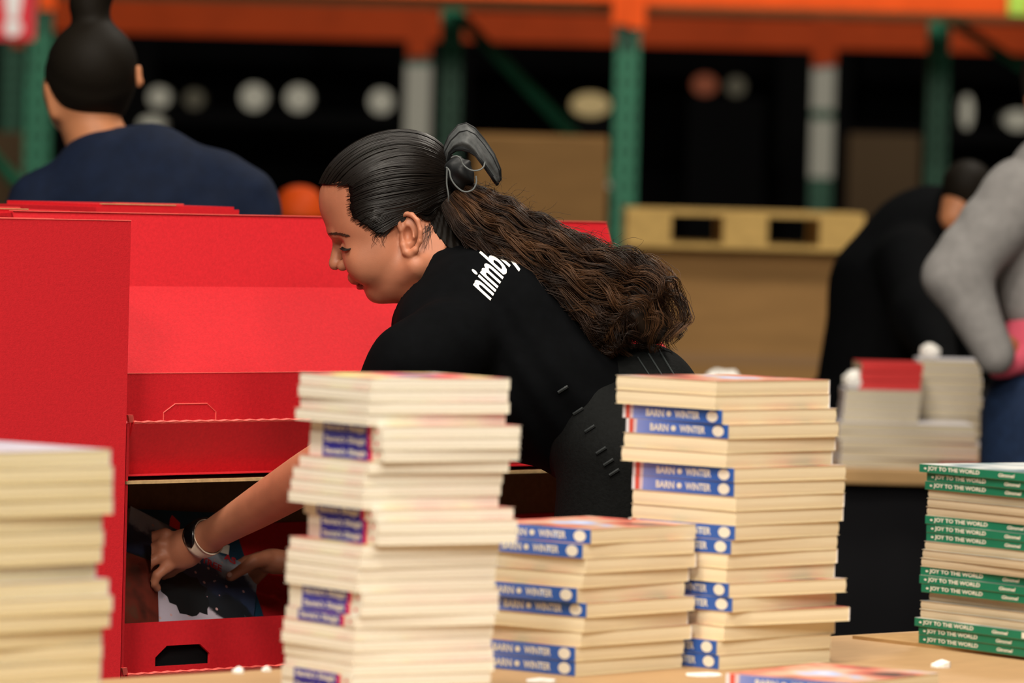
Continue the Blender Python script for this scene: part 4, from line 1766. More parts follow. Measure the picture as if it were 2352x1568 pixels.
def band_ring(off_, half, rad, th):
    """ring hugging the arm"""
    zz = np.array([0, 0, 1.0])
    a = np.cross(wdir, zz)
    a /= np.linalg.norm(a)
    b = np.cross(wdir, a)
    pts = []
    for i in range(64):
        an = 2 * math.pi * i / 64
        dvec = a * math.cos(an) + b * math.sin(an)
        base = wc + wdir * off_
        # march out to skin
        r = np.linspace(0.008, 0.05, 90)
        q = (base[None] + dvec[None] * r[:, None]).astype(np.float32)
        vv = near_arm(q)
        k = np.argmax(vv > 0)
        pts.append((base, dvec, r[k]))
    return pts


rings = [band_ring(o_, 0, 0, 0) for o_ in np.linspace(-0.0085, 0.0085, 5)]
v, f = [], []
for k, rg in enumerate(rings):
    for lift in (0.0006, 0.0026):
        for base, dvec, r in rg:
            v.append(c2w(base + dvec * (r + lift)) - RW)
n = 64
for k in range(4):
    for i in range(n):
        j = (i + 1) % n
        A = (k * 2 + 1) * n
        B = ((k + 1) * 2 + 1) * n
        f.append((A + i, A + j, B + j, B + i))
        A = (k * 2) * n
        B = ((k + 1) * 2) * n
        f.append((B + i, B + j, A + j, A + i))
for k in (0, 4):
    for i in range(n):
        j = (i + 1) % n
        f.append((k * 2 * n + i, k * 2 * n + j, (k * 2 + 1) * n + j, (k * 2 + 1) * n + i))
watch = obj('wrist_band', mesh('wrist_band', v, f), M_STRAP, woman, True)
tag(watch, 'beige strap with long black display on the wrist')
# long black display of the band on the back of the wrist: a shaped pill that follows the arm
mid = rings[2]
best = sorted(range(64), key=lambda i: np.dot(c2w(mid[i][0] + mid[i][1]) - c2w(mid[i][0]), np.array([-0.25, -0.45, 0.85])))[-1]
v, f = [], []
span = 14
for li, lift in enumerate((0.002, 0.0052)):
    for i in range(-span, span + 1):
        u = i / span
        hw = 0.0125 * math.sqrt(max(0.0, 1 - abs(u) ** 3.2)) + 0.0004
        base, dvec, r = mid[(best + i) % 64]
        rr = max(r, 0.0)
        for w in (-1, -0.5, 0, 0.5, 1):
            lf = lift - (0.0012 * w * w if li else 0)
            v.append(c2w(base + dvec * (rr + lf) + wdir * hw * w - wdir * 0.001) - RW)
m5 = 2 * span + 1
for i in range(m5 - 1):
    for w in range(4):
        a = i * 5 + w
        b = m5 * 5 + a
        f.append((a, a + 5, a + 6, a + 1))
        f.append((b, b + 1, b + 6, b + 5))
    a = i * 5
    f.append((a, m5 * 5 + a, m5 * 5 + a + 5, a + 5))
    a = i * 5 + 4
    f.append((a, a + 5, m5 * 5 + a + 5, m5 * 5 + a))
obj('screen', mesh('screen', v, f), mat('black_glass', (0.003, 0.003, 0.004), 0.25, 0.5), watch, True)

# ================================================================== books in the lower tray
def lean_frame(u, b, z, rot, lean=math.radians(58)):
    """matrix whose x runs along the display, y up the leaning panel, z towards the viewer"""
    ex = ud.copy()
    ey = (bd * math.cos(lean) + Vector((0, 0, 1)) * math.sin(lean)).normalized()
    ez = ex.cross(ey).normalized()
    c, s = math.cos(rot), math.sin(rot)
    x2 = ex * c + ey * s
    y2 = -ex * s + ey * c
    o = dO + ud * u + bd * b + Vector((0, 0, z))
    m = Matrix.Identity(4)
    for i in range(3):
        m[i][0], m[i][1], m[i][2], m[i][3] = x2[i], y2[i], ez[i], o[i]
    return m


def night_art():
    m = bpy.data.materials.new('night_cover')
    m.use_nodes = True
    nt = m.node_tree
    b = nt.nodes['Principled BSDF']
    b.inputs['Roughness'].default_value = 0.4
    tc = nt.nodes.new('ShaderNodeTexCoord')
    sp = nt.nodes.new('ShaderNodeSeparateXYZ')
    nt.links.new(tc.outputs['Object'], sp.inputs[0])
    ns = nt.nodes.new('ShaderNodeTexNoise')
    ns.inputs['Scale'].default_value = 22
    ns.inputs['Detail'].default_value = 5
    nt.links.new(tc.outputs['Object'], ns.inputs['Vector'])
    ma = nt.nodes.new('ShaderNodeMath')
    ma.operation = 'MULTIPLY_ADD'
    ma.inputs[1].default_value = 0.10
    nt.links.new(ns.outputs['Fac'], ma.inputs[0])
    nt.links.new(sp.outputs['Y'], ma.inputs[2])
    r = nt.nodes.new('ShaderNodeValToRGB')
    e = r.color_ramp.elements
    e[0].position, e[0].color = 0.0, (0.42, 0.36, 0.46, 1)
    e[1].position, e[1].color = 0.128, (0.50, 0.44, 0.52, 1)
    for p, c in ((0.134, (0.006, 0.010, 0.014)), (0.160, (0.008, 0.014, 0.02)), (0.172, (0.02, 0.035, 0.08)), (0.205, (0.03, 0.05, 0.10)), (0.212, (0.30, 0.36, 0.45)), (0.235, (0.35, 0.40, 0.46)), (0.25, (0.01, 0.05, 0.09)), (0.4, (0.006, 0.04, 0.08))):
        q = e.new(p)
        q.color = (*c, 1)
    nt.links.new(ma.outputs[0], r.inputs['Fac'])
    vo = nt.nodes.new('ShaderNodeTexVoronoi')
    vo.inputs['Scale'].default_value = 75
    nt.links.new(tc.outputs['Object'], vo.inputs['Vector'])
    lt = nt.nodes.new('ShaderNodeMath')
    lt.operation = 'LESS_THAN'
    lt.inputs[1].default_value = 0.16
    nt.links.new(vo.outputs['Distance'], lt.inputs[0])
    mx = nt.nodes.new('ShaderNodeMix')
    mx.data_type = 'RGBA'
    mx.inputs['B'].default_value = (0.55, 0.33, 0.33, 1)
    nt.links.new(lt.outputs[0], mx.inputs['Factor'])
    nt.links.new(r.outputs['Color'], mx.inputs['A'])
    nt.links.new(mx.outputs['Result'], b.inputs['Base Color'])
    return m


M_NIGHT = night_art()
M_BUSH = mat('printed_bush', (0.005, 0.008, 0.010), 0.45)
M_DKRED = art_mat('brown_cover', [(0.3, (0.05, 0.012, 0.008)), (0.5, (0.14, 0.02, 0.012)), (0.62, (0.10, 0.035, 0.02)), (0.75, (0.2, 0.03, 0.02))], 30)
M_TEAL = mat('teal_cover', (0.006, 0.045, 0.085), 0.4, noise=0.3, nscale=40)
M_RIBBON = mat('red_ribbon', (0.70, 0.02, 0.02), 0.5)


def thin_book(name, mtx, w, h, t, m_front, label, group, m_edge=PAP_WHITE):
    r = bpy.data.objects.new(name, None)
    r.empty_display_size = 0.04
    col.objects.link(r)
    r.matrix_world = mtx
    tag(r, label, 'book', group)
    MB().box((0, 0, 0), (w, h, 0.0008)).build('back_cover', m_front, r)
    MB().box((0.001, 0.001, 0.0008), (w - 0.001, h - 0.001, t - 0.0008)).build('pages', m_edge, r)
    MB().box((0, 0, t - 0.0008), (w, h, t)).build('front_cover', m_front, r)
    return r


zl = z_walltop - TIER
nb_ = thin_book('picture_book', lean_frame(upx(262, 0.140, 0.65), 0.140, zl + 0.000, math.radians(-30)), 0.215, 0.190, 0.006, M_NIGHT, 'picture book with night sky and snow cover held in both hands', 'books in the lower red tray')
# printed bush and title on its cover
vs = []
for i in range(26):
    a = 2 * math.pi * i / 26
    r_ = 1.0 + 0.10 * math.sin(i * 2.7) + 0.07 * math.sin(i * 5.1)
    vs.append((0.102 + 0.040 * r_ * math.cos(a), 0.092 + 0.034 * r_ * math.sin(a), 0.0062))
obj('printed_bush', mesh('printed_bush', vs, [tuple(range(26))]), M_BUSH, nb_)
M_TITLE = mat('title_red', (0.45, 0.015, 0.02), 0.5)
def on_cover(r, px, py):
    """point of the book's own cover plane that lies under a pixel of the photograph"""
    inv = r.matrix_world.inverted()
    a = inv @ CAM
    b = inv @ Vector(c2w(cpt(px, py, 8.0)))
    t = (0.0063 - a.z) / (b.z - a.z)
    return a + (b - a) * t


tA = on_cover(nb_, 514, 1283)
tB = on_cover(nb_, 484, 1301)
for body, x0, y0, ln_ in (('AS', tA.x, tA.y, 0.020), ('TREE', tB.x - 0.016, tB.y, 0.034)):
    t_ = place_text(text_mesh(body, ln_, 0.011, 0.03), (x0, y0, 0.0063), (1, 0, 0), (0, 1, 0))
    obj('cover_title', t_, M_TITLE, nb_)
t_ = place_text(text_mesh('XX', 0.02, 0.01, 0.02), (0.035, 0.052, 0.0063), (1, 0, 0), (0, 1, 0))
obj('printed_mark', t_, mat('orange_ink', (0.5, 0.10, 0.05), 0.5), nb_)
obj('printed_label', mesh('printed_label', [(0.135, 0.185, 0.0063), (0.164, 0.192, 0.0063), (0.164, 0.208, 0.0063), (0.14, 0.205, 0.0063)], [(0, 1, 2, 3)]), mat('pale_label', (0.55, 0.52, 0.45), 0.5), nb_)
zt2 = zfor(*dloc(upx(400, 0.225, 0.8), 0.225), 1176)
tb = thin_book('picture_book', lean_frame(upx(390, 0.124, 0.7), 0.124, zt2 - 0.205 * math.sin(math.radians(58)) + 0.004, math.radians(-4)), 0.180, 0.205, 0.006, M_TEAL, 'dark blue book with red ribbon print leaning behind the night sky book', 'books in the lower red tray')
obj('printed_ribbon', mesh('printed_ribbon', [(0.040, 0.135, 0.0063), (0.060, 0.135, 0.0063), (0.082, 0.186, 0.0063), (0.072, 0.198, 0.0063), (0.066, 0.192, 0.0063)], [(0, 1, 2, 3, 4)]), M_RIBBON, tb)
# dark brown books standing on edge at the tray's end
for i in range(6):
    m_ = lean_frame(upx(345, 0.125, 0.68) - 0.10 - i * 0.007, 0.125, zl - 0.024, math.radians(-22)) @ Matrix.Translation((0, 0, 0.007 + i * 0.0046))
    thin_book('picture_book', m_, 0.10, 0.150 - 0.004 * i, 0.0044, M_DKRED, f'dark red brown book in the lower tray, {ORD[6 - i]} of the pile at its end', 'books in the lower red tray', M_DKRED)

# ================================================================== far table with books
FT = TABLE_Z
def ft_pt(px, d):
    d = 5.95 * KD + (d - 5.95)
    return _ft(px, d)


def _ft(px, d):
    """point on the far table top under pixel column px at depth d"""
    q = P(px, 800, d)
    return Vector((q.x, q.y, FT))


M_TAN = mat('far_table_wood', (0.42, 0.25, 0.10), 0.6, noise=0.15, nscale=10)
a_ = ft_pt(1500, 5.95)
ft = empty('packing_table', (a_.x, a_.y, 0), 'light wood packing table behind the stacks, added black shade panel below', 'table')
MB().box((0, 0, FT - 0.03), (2.0, 1.0, FT)).build('tabletop', M_TAN, ft, bevel=0.004)
M_TABLESHADE = mat('under_table_shade', (0.004, 0.004, 0.005), 0.9, 0.1)  # added black panel standing in for the shade under the table
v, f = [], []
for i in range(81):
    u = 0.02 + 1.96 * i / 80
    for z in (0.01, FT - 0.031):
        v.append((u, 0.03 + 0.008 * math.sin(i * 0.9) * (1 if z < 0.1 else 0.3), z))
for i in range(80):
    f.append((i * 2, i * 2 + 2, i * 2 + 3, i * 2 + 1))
dr = obj('shade_panel', mesh('shade_panel', v, f), M_TABLESHADE, ft, True)
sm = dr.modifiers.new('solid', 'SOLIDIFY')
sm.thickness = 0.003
for lx in (0.05, 1.91):
    for ly in (0.06, 0.9):
        MB().box((lx, ly, 0), (lx + 0.04, ly + 0.04, FT - 0.03)).build('leg', M_STEEL, ft)

M_GREYPG = paper_mat('paper_far', (0.60, 0.52, 0.38), (0.42, 0.37, 0.26))
M_REDCOV = mat('red_cover', (0.60, 0.03, 0.03), 0.4)
M_PALECOV = mat('pale_cover', (0.60, 0.58, 0.62), 0.4)
FB = {}


def far_book(x, y, z, rz, w, l, t, cov, label, group, tilt=0.0):
    k = (w, l, t, cov.name)
    if k not in FB:
        cv = MB().box((0, 0, 0), (w, l, 0.0008)).box((0, 0, t - 0.0008), (w, l, t)).box((-0.0004, 0, 0), (0.0008, l, t))
        pg = MB().box((0.0008, 0.001, 0.0008), (w - 0.001, l - 0.001, t - 0.0008))
        a, b = mesh('cover', cv.v, cv.f), mesh('pages', pg.v, pg.f)
        a.materials.append(cov)
        b.materials.append(M_GREYPG)
        FB[k] = (a, b)
    r = empty('paperback_book', (x, y, z), label, 'book', group, rz)
    r.rotation_euler = (0, tilt, rz)
    obj('cover', FB[k][0], None, r)
    obj('pages', FB[k][1], None, r)
    return r


def far_stack(px, d, n, w, l, t, cov, name, rz0=0.0, zb=FT):
    q = ft_pt(px, d)
    for i in range(n):
        lev = n - 1 - i
        lab = f'{name}, {"topmost" if i == 0 else ORD[i + 1] + " from the top"}'
        far_book(q.x + random.uniform(-0.004, 0.004), q.y + random.uniform(-0.004, 0.004), zb + 0.0002 + lev * (t + 0.0004), rz0 + random.uniform(-0.04, 0.04), w, l, t, cov, lab, 'books on the packing table')
    return zb + n * (t + 0.0004)


zA0 = far_stack(1935, 6.02, 5, 0.27, 0.20, 0.017, M_PALECOV, 'wide pale book under the red books', 0.03)
qA = ft_pt(1942, 6.06)
zA = zA0
for i in range(4):
    far_book(qA.x + random.uniform(-0.004, 0.004), qA.y, zA + 0.0003, random.uniform(-0.03, 0.03), 0.150, 0.16, 0.0155, M_PALECOV, f'pale paged book in the far pile, {ORD[4 - i]} beneath the red books', 'books on the packing table')
    zA += 0.0158
qR = ft_pt(1975, 6.08)
for i in range(3):
    far_book(qR.x + 0.122 + 0.002 * i, qR.y, zA + 0.0004, math.radians(90) + 0.03 * i, 0.15, 0.122, 0.0175, M_REDCOV, f'red covered book on the far table, {["lowest", "middle", "topmost"][i]} of three', 'red books on the packing table')
    zA += 0.018
zB = far_stack(2112, 6.22, 11, 0.125, 0.19, 0.0185, M_PALECOV, 'cream paged book in the far pile beside the red books', -0.04)
zC = far_stack(1570, 6.25, 6, 0.17, 0.2, 0.0175, M_PALECOV, 'pale book in the far pile under the large wad', 0.1)
qr = ft_pt(2172, 6.0)
far_book(qr.x, qr.y - 0.03, FT + 0.0003, 0.1, 0.09, 0.05, 0.012, M_REDCOV, 'small red booklet lying by the front edge of the far table', None)
ribbon_q = ft_pt(2100, 6.05)


def wad(px, d, z, r, label, seed):
    q = P(px, 800, 5.95 * KD + (d - 5.95))
    bm = bmesh.new()
    bmesh.ops.create_icosphere(bm, subdivisions=3, radius=r)
    rr = random.Random(seed)
    ph = [rr.uniform(0, 6) for _ in range(4)]
    for v in bm.verts:
        n = v.co.normalized()
        k = 1 + 0.10 * math.sin(7 * n.x + ph[0]) * math.sin(6 * n.y + ph[1]) + 0.06 * math.sin(13 * n.z + 9 * n.x + ph[2])
        v.co = n * r * k
        v.co.z = max(v.co.z * 0.85, -r * 0.72)
    me = bpy.data.meshes.new('paper_wad')
    bm.to_mesh(me)
    bm.free()
    o = obj('paper_wad', me, M_SCRAP)
    o.location = (q.x, q.y, z + r * 0.72)
    tag(o, label, 'paper wad', 'white paper wads on the packing table')


wad(1660, 6.33, zC, 0.043, 'large rounded white paper wad showing over the tall blue spined stack', 1)
wad(1966, 6.10, zA0 + 4 * 0.0158, 0.024, 'round white paper wad on the far pile before the red books', 2)
wad(2136, 6.28, zB, 0.020, 'small white paper wad on the cream pile under the hand', 3)

# ================================================================== other people
M_SKIN2 = mat('skin_far', (0.46, 0.185, 0.085), 0.5, 0.3, noise=0.1)
M_NAVY = mat('navy_cotton', (0.003, 0.008, 0.025), 0.85, 0.2, noise=0.2, bump=0.3, bscale=25)
M_GREY = mat('grey_fleece', (0.26, 0.25, 0.245), 0.9, 0.1, noise=0.12, nscale=50, bump=0.3, bscale=30)
M_JEANS = mat('blue_jeans', (0.008, 0.020, 0.055), 0.8, 0.2, noise=0.3, nscale=80)
M_PINK = mat('pink_cotton', (0.60, 0.09, 0.14), 0.8, 0.2)


class Figure:
    """parts of a person modelled as blended rounded cones at pixel positions and one depth"""

    def __init__(s, d, name, label, foot_px):
        s.d = d
        q = P(foot_px, 800, d)
        s.root = empty('person', (q.x, q.y, 0), label, 'person')
        s.R = np.array((q.x, q.y, 0))
        s.s = F_PX / d

    def p(s, x, y, dz=0.0):
        return cpt(x, y, s.d + dz)

    def part(s, name, prims, m, k=30, vox=0.008, extra=None, parent=None):
        """prims: (x0,y0,z0,r0,x1,y1,z1,r1) in px / m depth"""
        P_ = [(s.p(a[0], a[1], a[2]), s.p(a[4], a[5], a[6]), a[3] / s.s, a[7] / s.s) for a in prims]
        kk = k / s.s

        def f(p):
            d = None
            for a, b, ra, rb in P_:
                e = sd_cone(p, a, b, ra, rb)
                d = e if d is None else smin(d, e, kk)
            if extra is not None:
                d = extra(p, d)
            return d
        lo = np.min([np.minimum(a - ra, b - rb) for a, b, ra, rb in P_], 0) - 0.04
        hi = np.max([np.maximum(a + ra, b + rb) for a, b, ra, rb in P_], 0) + 0.04
        V, Q = mesh_sdf(f, lo, hi, vox)
        return obj(name, np_mesh(name, c2w(V) - s.R, Q), m, parent or s.root, True)

    def floor_y(s, x, z=0.0, dz=0.0):
        """pixel row of height z below pixel column x"""
        q = P(x, 800, s.d + dz)
        c = w2c((q.x, q.y, z))
        return 784 - F_PX * c[1] / c[2]


def legs(F, hx, hy, r, col_m, dx=60, knee_shift=0):
    for s in (-1, 1):
        yk = F.floor_y(hx, 0.48)
        ya = F.floor_y(hx, 0.08)
        F.part('trouser_leg', [(hx + s * dx, hy, s * 0.02, r, hx + s * dx * 1.05 + knee_shift, yk, 0.0, r * 0.66), (hx + s * dx * 1.05 + knee_shift, yk, 0, r * 0.66, hx + s * dx * 1.1, ya, 0.03, r * 0.5)], col_m, vox=0.012)
        yf = F.floor_y(hx, 0.045)
        F.part('shoe', [(hx + s * dx * 1.1, yf, 0.05, 0.05 * F.s, hx + s * dx * 1.2, yf, -0.12, 0.042 * F.s)], M_BLACK, vox=0.012)


# person in a navy T-shirt behind the displays, seen from behind
B = Figure(5.2 * KD, 'person', 'person in navy T-shirt with high dark bun, back turned, behind the red displays', 330)
B.part('body', [(208, 175, 0.03, 100, 196, 205, 0.035, 98), (190, 250, 0.02, 66, 240, 360, 0.02, 78), (180, 215, 0.06, 60, 170, 255, 0.06, 58), (111, 200, -0.01, 12, 126, 262, -0.01, 14), (318, 155, -0.01, 10, 321, 195, -0.01, 10),
                (330, 460, 0.02, 110, 330, 700, 0.0, 110),
                (560, 480, 0.0, 44, 610, 680, -0.05, 40), (610, 680, -0.05, 40, 520, 800, -0.25, 32), (70, 500, 0.0, 44, -10, 700, -0.05, 40), (-10, 700, -0.05, 40, 120, 820, -0.25, 32),
                (520, 800, -0.25, 30, 500, 830, -0.30, 26), (120, 820, -0.25, 30, 140, 850, -0.3, 26)], M_SKIN2, k=18, vox=0.006)


def bcut(p, d):
    # keep the nape and the ears free of hair
    c = B.p(128, 340)
    a = B.p(300, 262)
    e = (a - c)[:2]
    e = e / np.linalg.norm(e)
    n = np.array([-e[1], e[0]])
    if n[1] > 0:
        n = -n
    return smax(d, (p[:, :2] - a[:2].astype(np.float32)) @ n.astype(np.float32), 0.006)


B.part('hair', [(210, 168, 0.01, 108, 212, 150, 0.0, 104), (215, 200, 0.02, 92, 225, 225, 0.03, 70), (215, 70, 0, 42, 205, 10, 0, 40), (205, 10, 0, 44, 225, -45, 0, 52)], M_HAIR2, k=22, vox=0.006, extra=bcut)
B.part('shirt', [(235, 385, 0.0, 88, 345, 392, 0.0, 100), (345, 392, 0, 100, 500, 432, 0.0, 78), (500, 432, 0, 78, 568, 462, -0.02, 66), (568, 462, -0.02, 66, 600, 600, -0.05, 56), (235, 392, 0, 84, 92, 466, 0, 64), (92, 466, 0, 64, 5, 600, -0.04, 60),
                 (330, 480, 0.0, 150, 340, 800, 0.0, 150), (250, 500, 0, 140, 260, 800, 0, 140), (430, 520, 0, 130, 410, 800, 0, 135)], M_NAVY, k=40, vox=0.008,
       extra=lambda p, d: d + 0.003 * np.sin(p[:, 0] * 60 - p[:, 1] * 45) * np.clip((B.p(0, 380)[1] - p[:, 1]) / 0.05, 0, 1))
legs(B, 340, 860, 105, M_DENIM, 85)

# person in a grey hoodie at the far table
G = Figure(5.72 * KD, 'person', 'person in grey hoodie and blue jeans with one hand at the hip', 2420)
G.part('body', [(2440, 200, 0, 90, 2440, 250, 0, 85), (2440, 250, 0, 55, 2440, 400, 0, 60), (2440, 450, 0, 100, 2430, 780, 0, 100), (2300, 790, -0.12, 30, 2370, 840, -0.02, 28), (2370, 840, -0.02, 26, 2410, 880, 0.0, 22),
                (2560, 500, 0, 50, 2620, 700, 0.05, 45), (2620, 700, 0.05, 45, 2560, 850, 0.2, 35)], M_SKIN2, k=20, vox=0.008)
G.part('hair', [(2440, 180, 0.0, 98, 2440, 215, 0.02, 92)], M_HAIR2, k=10, vox=0.01)
def gfold(p, d):
    x, y = p[:, 0], p[:, 1]
    return d + 0.0018 * np.sin((y * 0.9 + x * 0.45) * 70 + 2 * np.sin(x * 30)) * np.clip((G.p(2330, 0)[0] - x) / 0.06, 0, 1)


G.part('hoodie', [(2345, 445, -0.10, 86, 2195, 628, -0.12, 74), (2200, 640, -0.12, 72, 2285, 815, -0.14, 46), (2430, 420, 0, 120, 2430, 668, 0.0, 120), (2380, 480, -0.02, 110, 2392, 690, -0.02, 92), (2520, 480, 0.0, 90, 2600, 690, 0.04, 72), (2600, 690, 0.04, 70, 2560, 820, 0.18, 50),
                  (2400, 380, 0.04, 62, 2480, 380, 0.04, 62)], M_GREY, k=26, vox=0.008, extra=gfold)
G.part('undershirt', [(2310, 835, -0.09, 34, 2400, 800, -0.10, 34), (2290, 850, -0.07, 22, 2310, 820, -0.08, 26), (2400, 800, -0.02, 108, 2440, 805, 0.0, 108)], M_PINK, k=16, vox=0.008)
G.part('jeans', [(2400, 890, 0.0, 118, 2455, 890, 0.0, 118), (2365, 960, -0.03, 112, 2360, 1090, -0.03, 112), (2490, 960, 0.02, 110, 2500, 1090, 0.02, 105)], M_JEANS, k=40, vox=0.01)
legs(G, 2425, 1080, 108, M_JEANS, 66)

# person in black bending over the far table
K_ = Figure(5.95 * KD + 1.25, 'person', 'person in black hooded sweater leaning over the far table, arm stretched to the books', 2040)
K_.part('body', [(2225, 440, -0.05, 54, 2215, 470, -0.05, 52), (2200, 480, -0.08, 42, 2190, 500, -0.09, 34), (2160, 520, 0, 55, 2080, 580, 0, 80), (2060, 620, 0, 90, 2040, 860, 0, 100),
                 (2090, 600, -0.14, 40, 2120, 730, -0.30, 36), (2120, 730, -0.30, 36, 2165, 862, -0.50, 22), (2080, 580, 0, 80, 2090, 600, -0.14, 40), (2165, 862, -0.50, 22, 2192, 884, -0.53, 26), (2192, 884, -0.53, 24, 2222, 900, -0.55, 14), (2185, 880, -0.53, 12, 2206, 905, -0.56, 9)], M_SKIN2, k=14, vox=0.008)
K_.part('hair', [(2222, 425, -0.07, 60, 2240, 480, -0.06, 54)], M_HAIR2, k=10, vox=0.01)
K_.part('sweater', [(2115, 545, 0, 110, 2040, 660, 0, 128), (2040, 660, 0, 128, 2000, 900, 0, 128), (2150, 510, 0, 80, 2090, 560, 0, 100), (2090, 600, -0.14, 78, 2120, 730, -0.3, 66), (2120, 730, -0.3, 64, 2170, 858, -0.50, 36), (2130, 600, 0.14, 78, 2200, 720, 0.1, 62), (2200, 720, 0.1, 60, 2260, 850, -0.1, 40)], M_BLACK, k=40, vox=0.01)
legs(K_, 2010, 940, 105, M_BLACK, 62)

# ================================================================== storage rack, pallets and boxes behind
M_GREEN = mat('rack_green', (0.010, 0.115, 0.060), 0.45, 0.4, noise=0.15, nscale=10)
M_ORANGE = mat('rack_orange', (0.62, 0.070, 0.007), 0.55, 0.12, noise=0.1, nscale=8)
M_WHITEPL = mat('white_plate', (0.55, 0.55, 0.48), 0.5)
M_DARKBOX = mat('bay_shade', (0.0035, 0.0035, 0.004), 0.8, 0.05)  # black standing in for shade of the bays; decks and slots share it
M_WOOD = mat('pallet_wood', (0.62, 0.40, 0.13), 0.7, 0.2, noise=0.2, nscale=14, stretch=(1, 6, 6))
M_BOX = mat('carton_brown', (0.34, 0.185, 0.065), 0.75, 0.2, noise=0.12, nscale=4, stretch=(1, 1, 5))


def col_x(px, d, py=300):
    q = P(px, py, d)
    return q.x, q.y


def post(px, d, zt, w, label, plates=(), deep=0.09, grp='uprights of the storage rack'):
    x, y = col_x(px, d)
    r = empty('rack_upright', (x, y, 0), label, 'rack post', grp)
    mb = MB()
    h = w / 2
    mb.box((-h, 0, 0), (h, 0.004, zt)).box((-h, 0.004, 0), (-h + 0.004, deep, zt)).box((h - 0.004, 0.004, 0), (h, deep, zt))
    mb.build('column', M_GREEN, r)
    MB().box((-h - 0.03, -0.03, 0), (h + 0.03, deep + 0.03, 0.01)).build('foot_plate', M_GREEN, r)
    sl = MB()
    n = int(zt / 0.075)
    for i in range(n):
        z = 0.06 + i * 0.075
        for s in (-1, 1):
            sl.box((s * h * 0.45 - 0.006, -0.0008, z), (s * h * 0.45 + 0.006, 0.0, z + 0.032))
    so = sl.build('slots', M_DARKBOX, r)
    so['kind'] = 'stuff'
    for y0, y1 in plates:
        za, zb = zfor(x, y, y1), zfor(x, y, y0)
        MB().box((-h * 1.05, -0.012, za), (h * 1.05, -0.002, zb)).build('white_plate', M_WHITEPL, r)
    return x, y


D1, D2, D3 = 13.2 * KD, 13.2 * KD + 1.6, 19.0 * KD
pF1 = post(85, D1, 4.5, 0.11, 'green front upright beside the red sign')
pF2 = post(1437, D1, 4.5, 0.105, 'green slotted front upright between the two lit beams')
pF3 = post(2790, D1, 4.5, 0.105, 'green front upright past the grey hoodie')
pR0 = post(-330, D2, 4.5, 0.10, 'green inner upright behind the red sign')
pR1 = post(1032, D2, 4.5, 0.10, 'unlit green inner upright next to the white plated post', grp='inner uprights of the storage rack')
pR2 = post(2152, D2, 4.5, 0.10, 'unlit green inner upright near the black sweater')
pB1 = post(958, D3, 4.8, 0.15, 'rear green upright with one long white plate', plates=[(150, 322)])
pB2 = post(1888, D3, 4.8, 0.135, 'rear green upright with two white plates', plates=[(138, 252), (275, 408)])
pB0 = post(25, D3, 4.8, 0.13, 'rear green upright hidden behind the bun')
pB3 = post(2830, D3, 4.8, 0.13, 'rear green upright past the frame')


def brace(a, b, za, zb, label):
    r = empty('rack_brace', (a[0], a[1], 0), label, 'rack brace', 'diagonal braces of the storage rack')
    o = Vector((a[0], a[1], 0))
    MB().bar(Vector((a[0], a[1] + 0.05, za)) - o, Vector((b[0], b[1] + 0.05, zb)) - o, 0.05, 0.03).build('strut', M_GREEN, r)
    return r


def zat(p, py):
    return zfor(p[0], p[1], py)


brace(pF2, pR1, zat(pF2, 432), zat(pR1, 20), 'green diagonal brace meeting the front upright beside the brown carton')
brace(pF2, pR1, zat(pF2, 900), zat(pR1, 420), 'lower green diagonal brace behind the brown carton')
brace(pF1, pR0, zat(pF1, 470), zat(pR0, 20), 'green diagonal brace behind the navy T-shirt')
brace(pF3, pR2, zat(pF3, 430), zat(pR2, 30), 'green diagonal brace above the grey hoodie')
x_, y_ = pF2
q1 = P(1330, 345, D1 + 0.4)
q2 = P(1395, 430, D1 + 0.12)
pl = empty('white_tag', q1, 'white strip fixed on the diagonal brace beside the brown carton', 'tag')
MB().bar((0, 0, 0), Vector(q2) - Vector(q1), 0.07, 0.012).build('strip', M_WHITEPL, pl)


def beam(a, b, py0, py1, label, conn=True, grp='orange beams of the storage rack'):
    """box beam between two uprights; rows give the lower and upper edge at a"""
    za, zb = zat(a, py1), zat(a, py0)
    r = empty('rack_beam', (a[0], a[1], 0), label, 'rack beam', grp)
    o = Vector((a[0], a[1], 0))
    A = Vector((a[0], a[1] - 0.03, (za + zb) / 2)) - o
    Bv = Vector((b[0], b[1] - 0.03, (za + zb) / 2)) - o
    MB().bar(A, Bv, 0.05, zb - za).build('beam', M_ORANGE, r)
    if conn:
        for q, x0, x1 in ((A, 0.001, 0.072), (Bv, -0.072, -0.001)):
            MB().box((q.x + x0, q.y - 0.034, za - 0.10), (q.x + x1, q.y - 0.026, zb + 0.04)).build('end_bracket', M_ORANGE, r)
    return r


beam(pF2, pF3, -72, 12, 'front orange beam over the lit green upright')
beam(pF1, pF2, -125, -30, 'front orange beam above the navy T-shirt')
beam(pB0, pB1, -8, 70, 'rear orange beam ending at the post with one white plate')
beam(pB1, pB2, 22, 92, 'rear orange beam between the two white plated posts')
beam(pB2, pB3, 45, 112, 'rear orange beam over the two plated post')
# decking and loads carried by the rack
def load(px0, px1, py0, py1, d, dep, m, name, label, cat, grp=None, lid=True):
    a, b = P(px0, py1, d), P(px1, py1, d)
    zt = zfor(a.x, a.y, py0)
    r = empty(name, (a.x, a.y, 0), label, cat, grp)
    zb = a.z
    w = b.x - a.x
    MB().box((0, 0, zb), (w, dep, zt)).build('carton' if m is M_BOX else 'load', m, r, bevel=0.006)
    return r, w, zb, zt


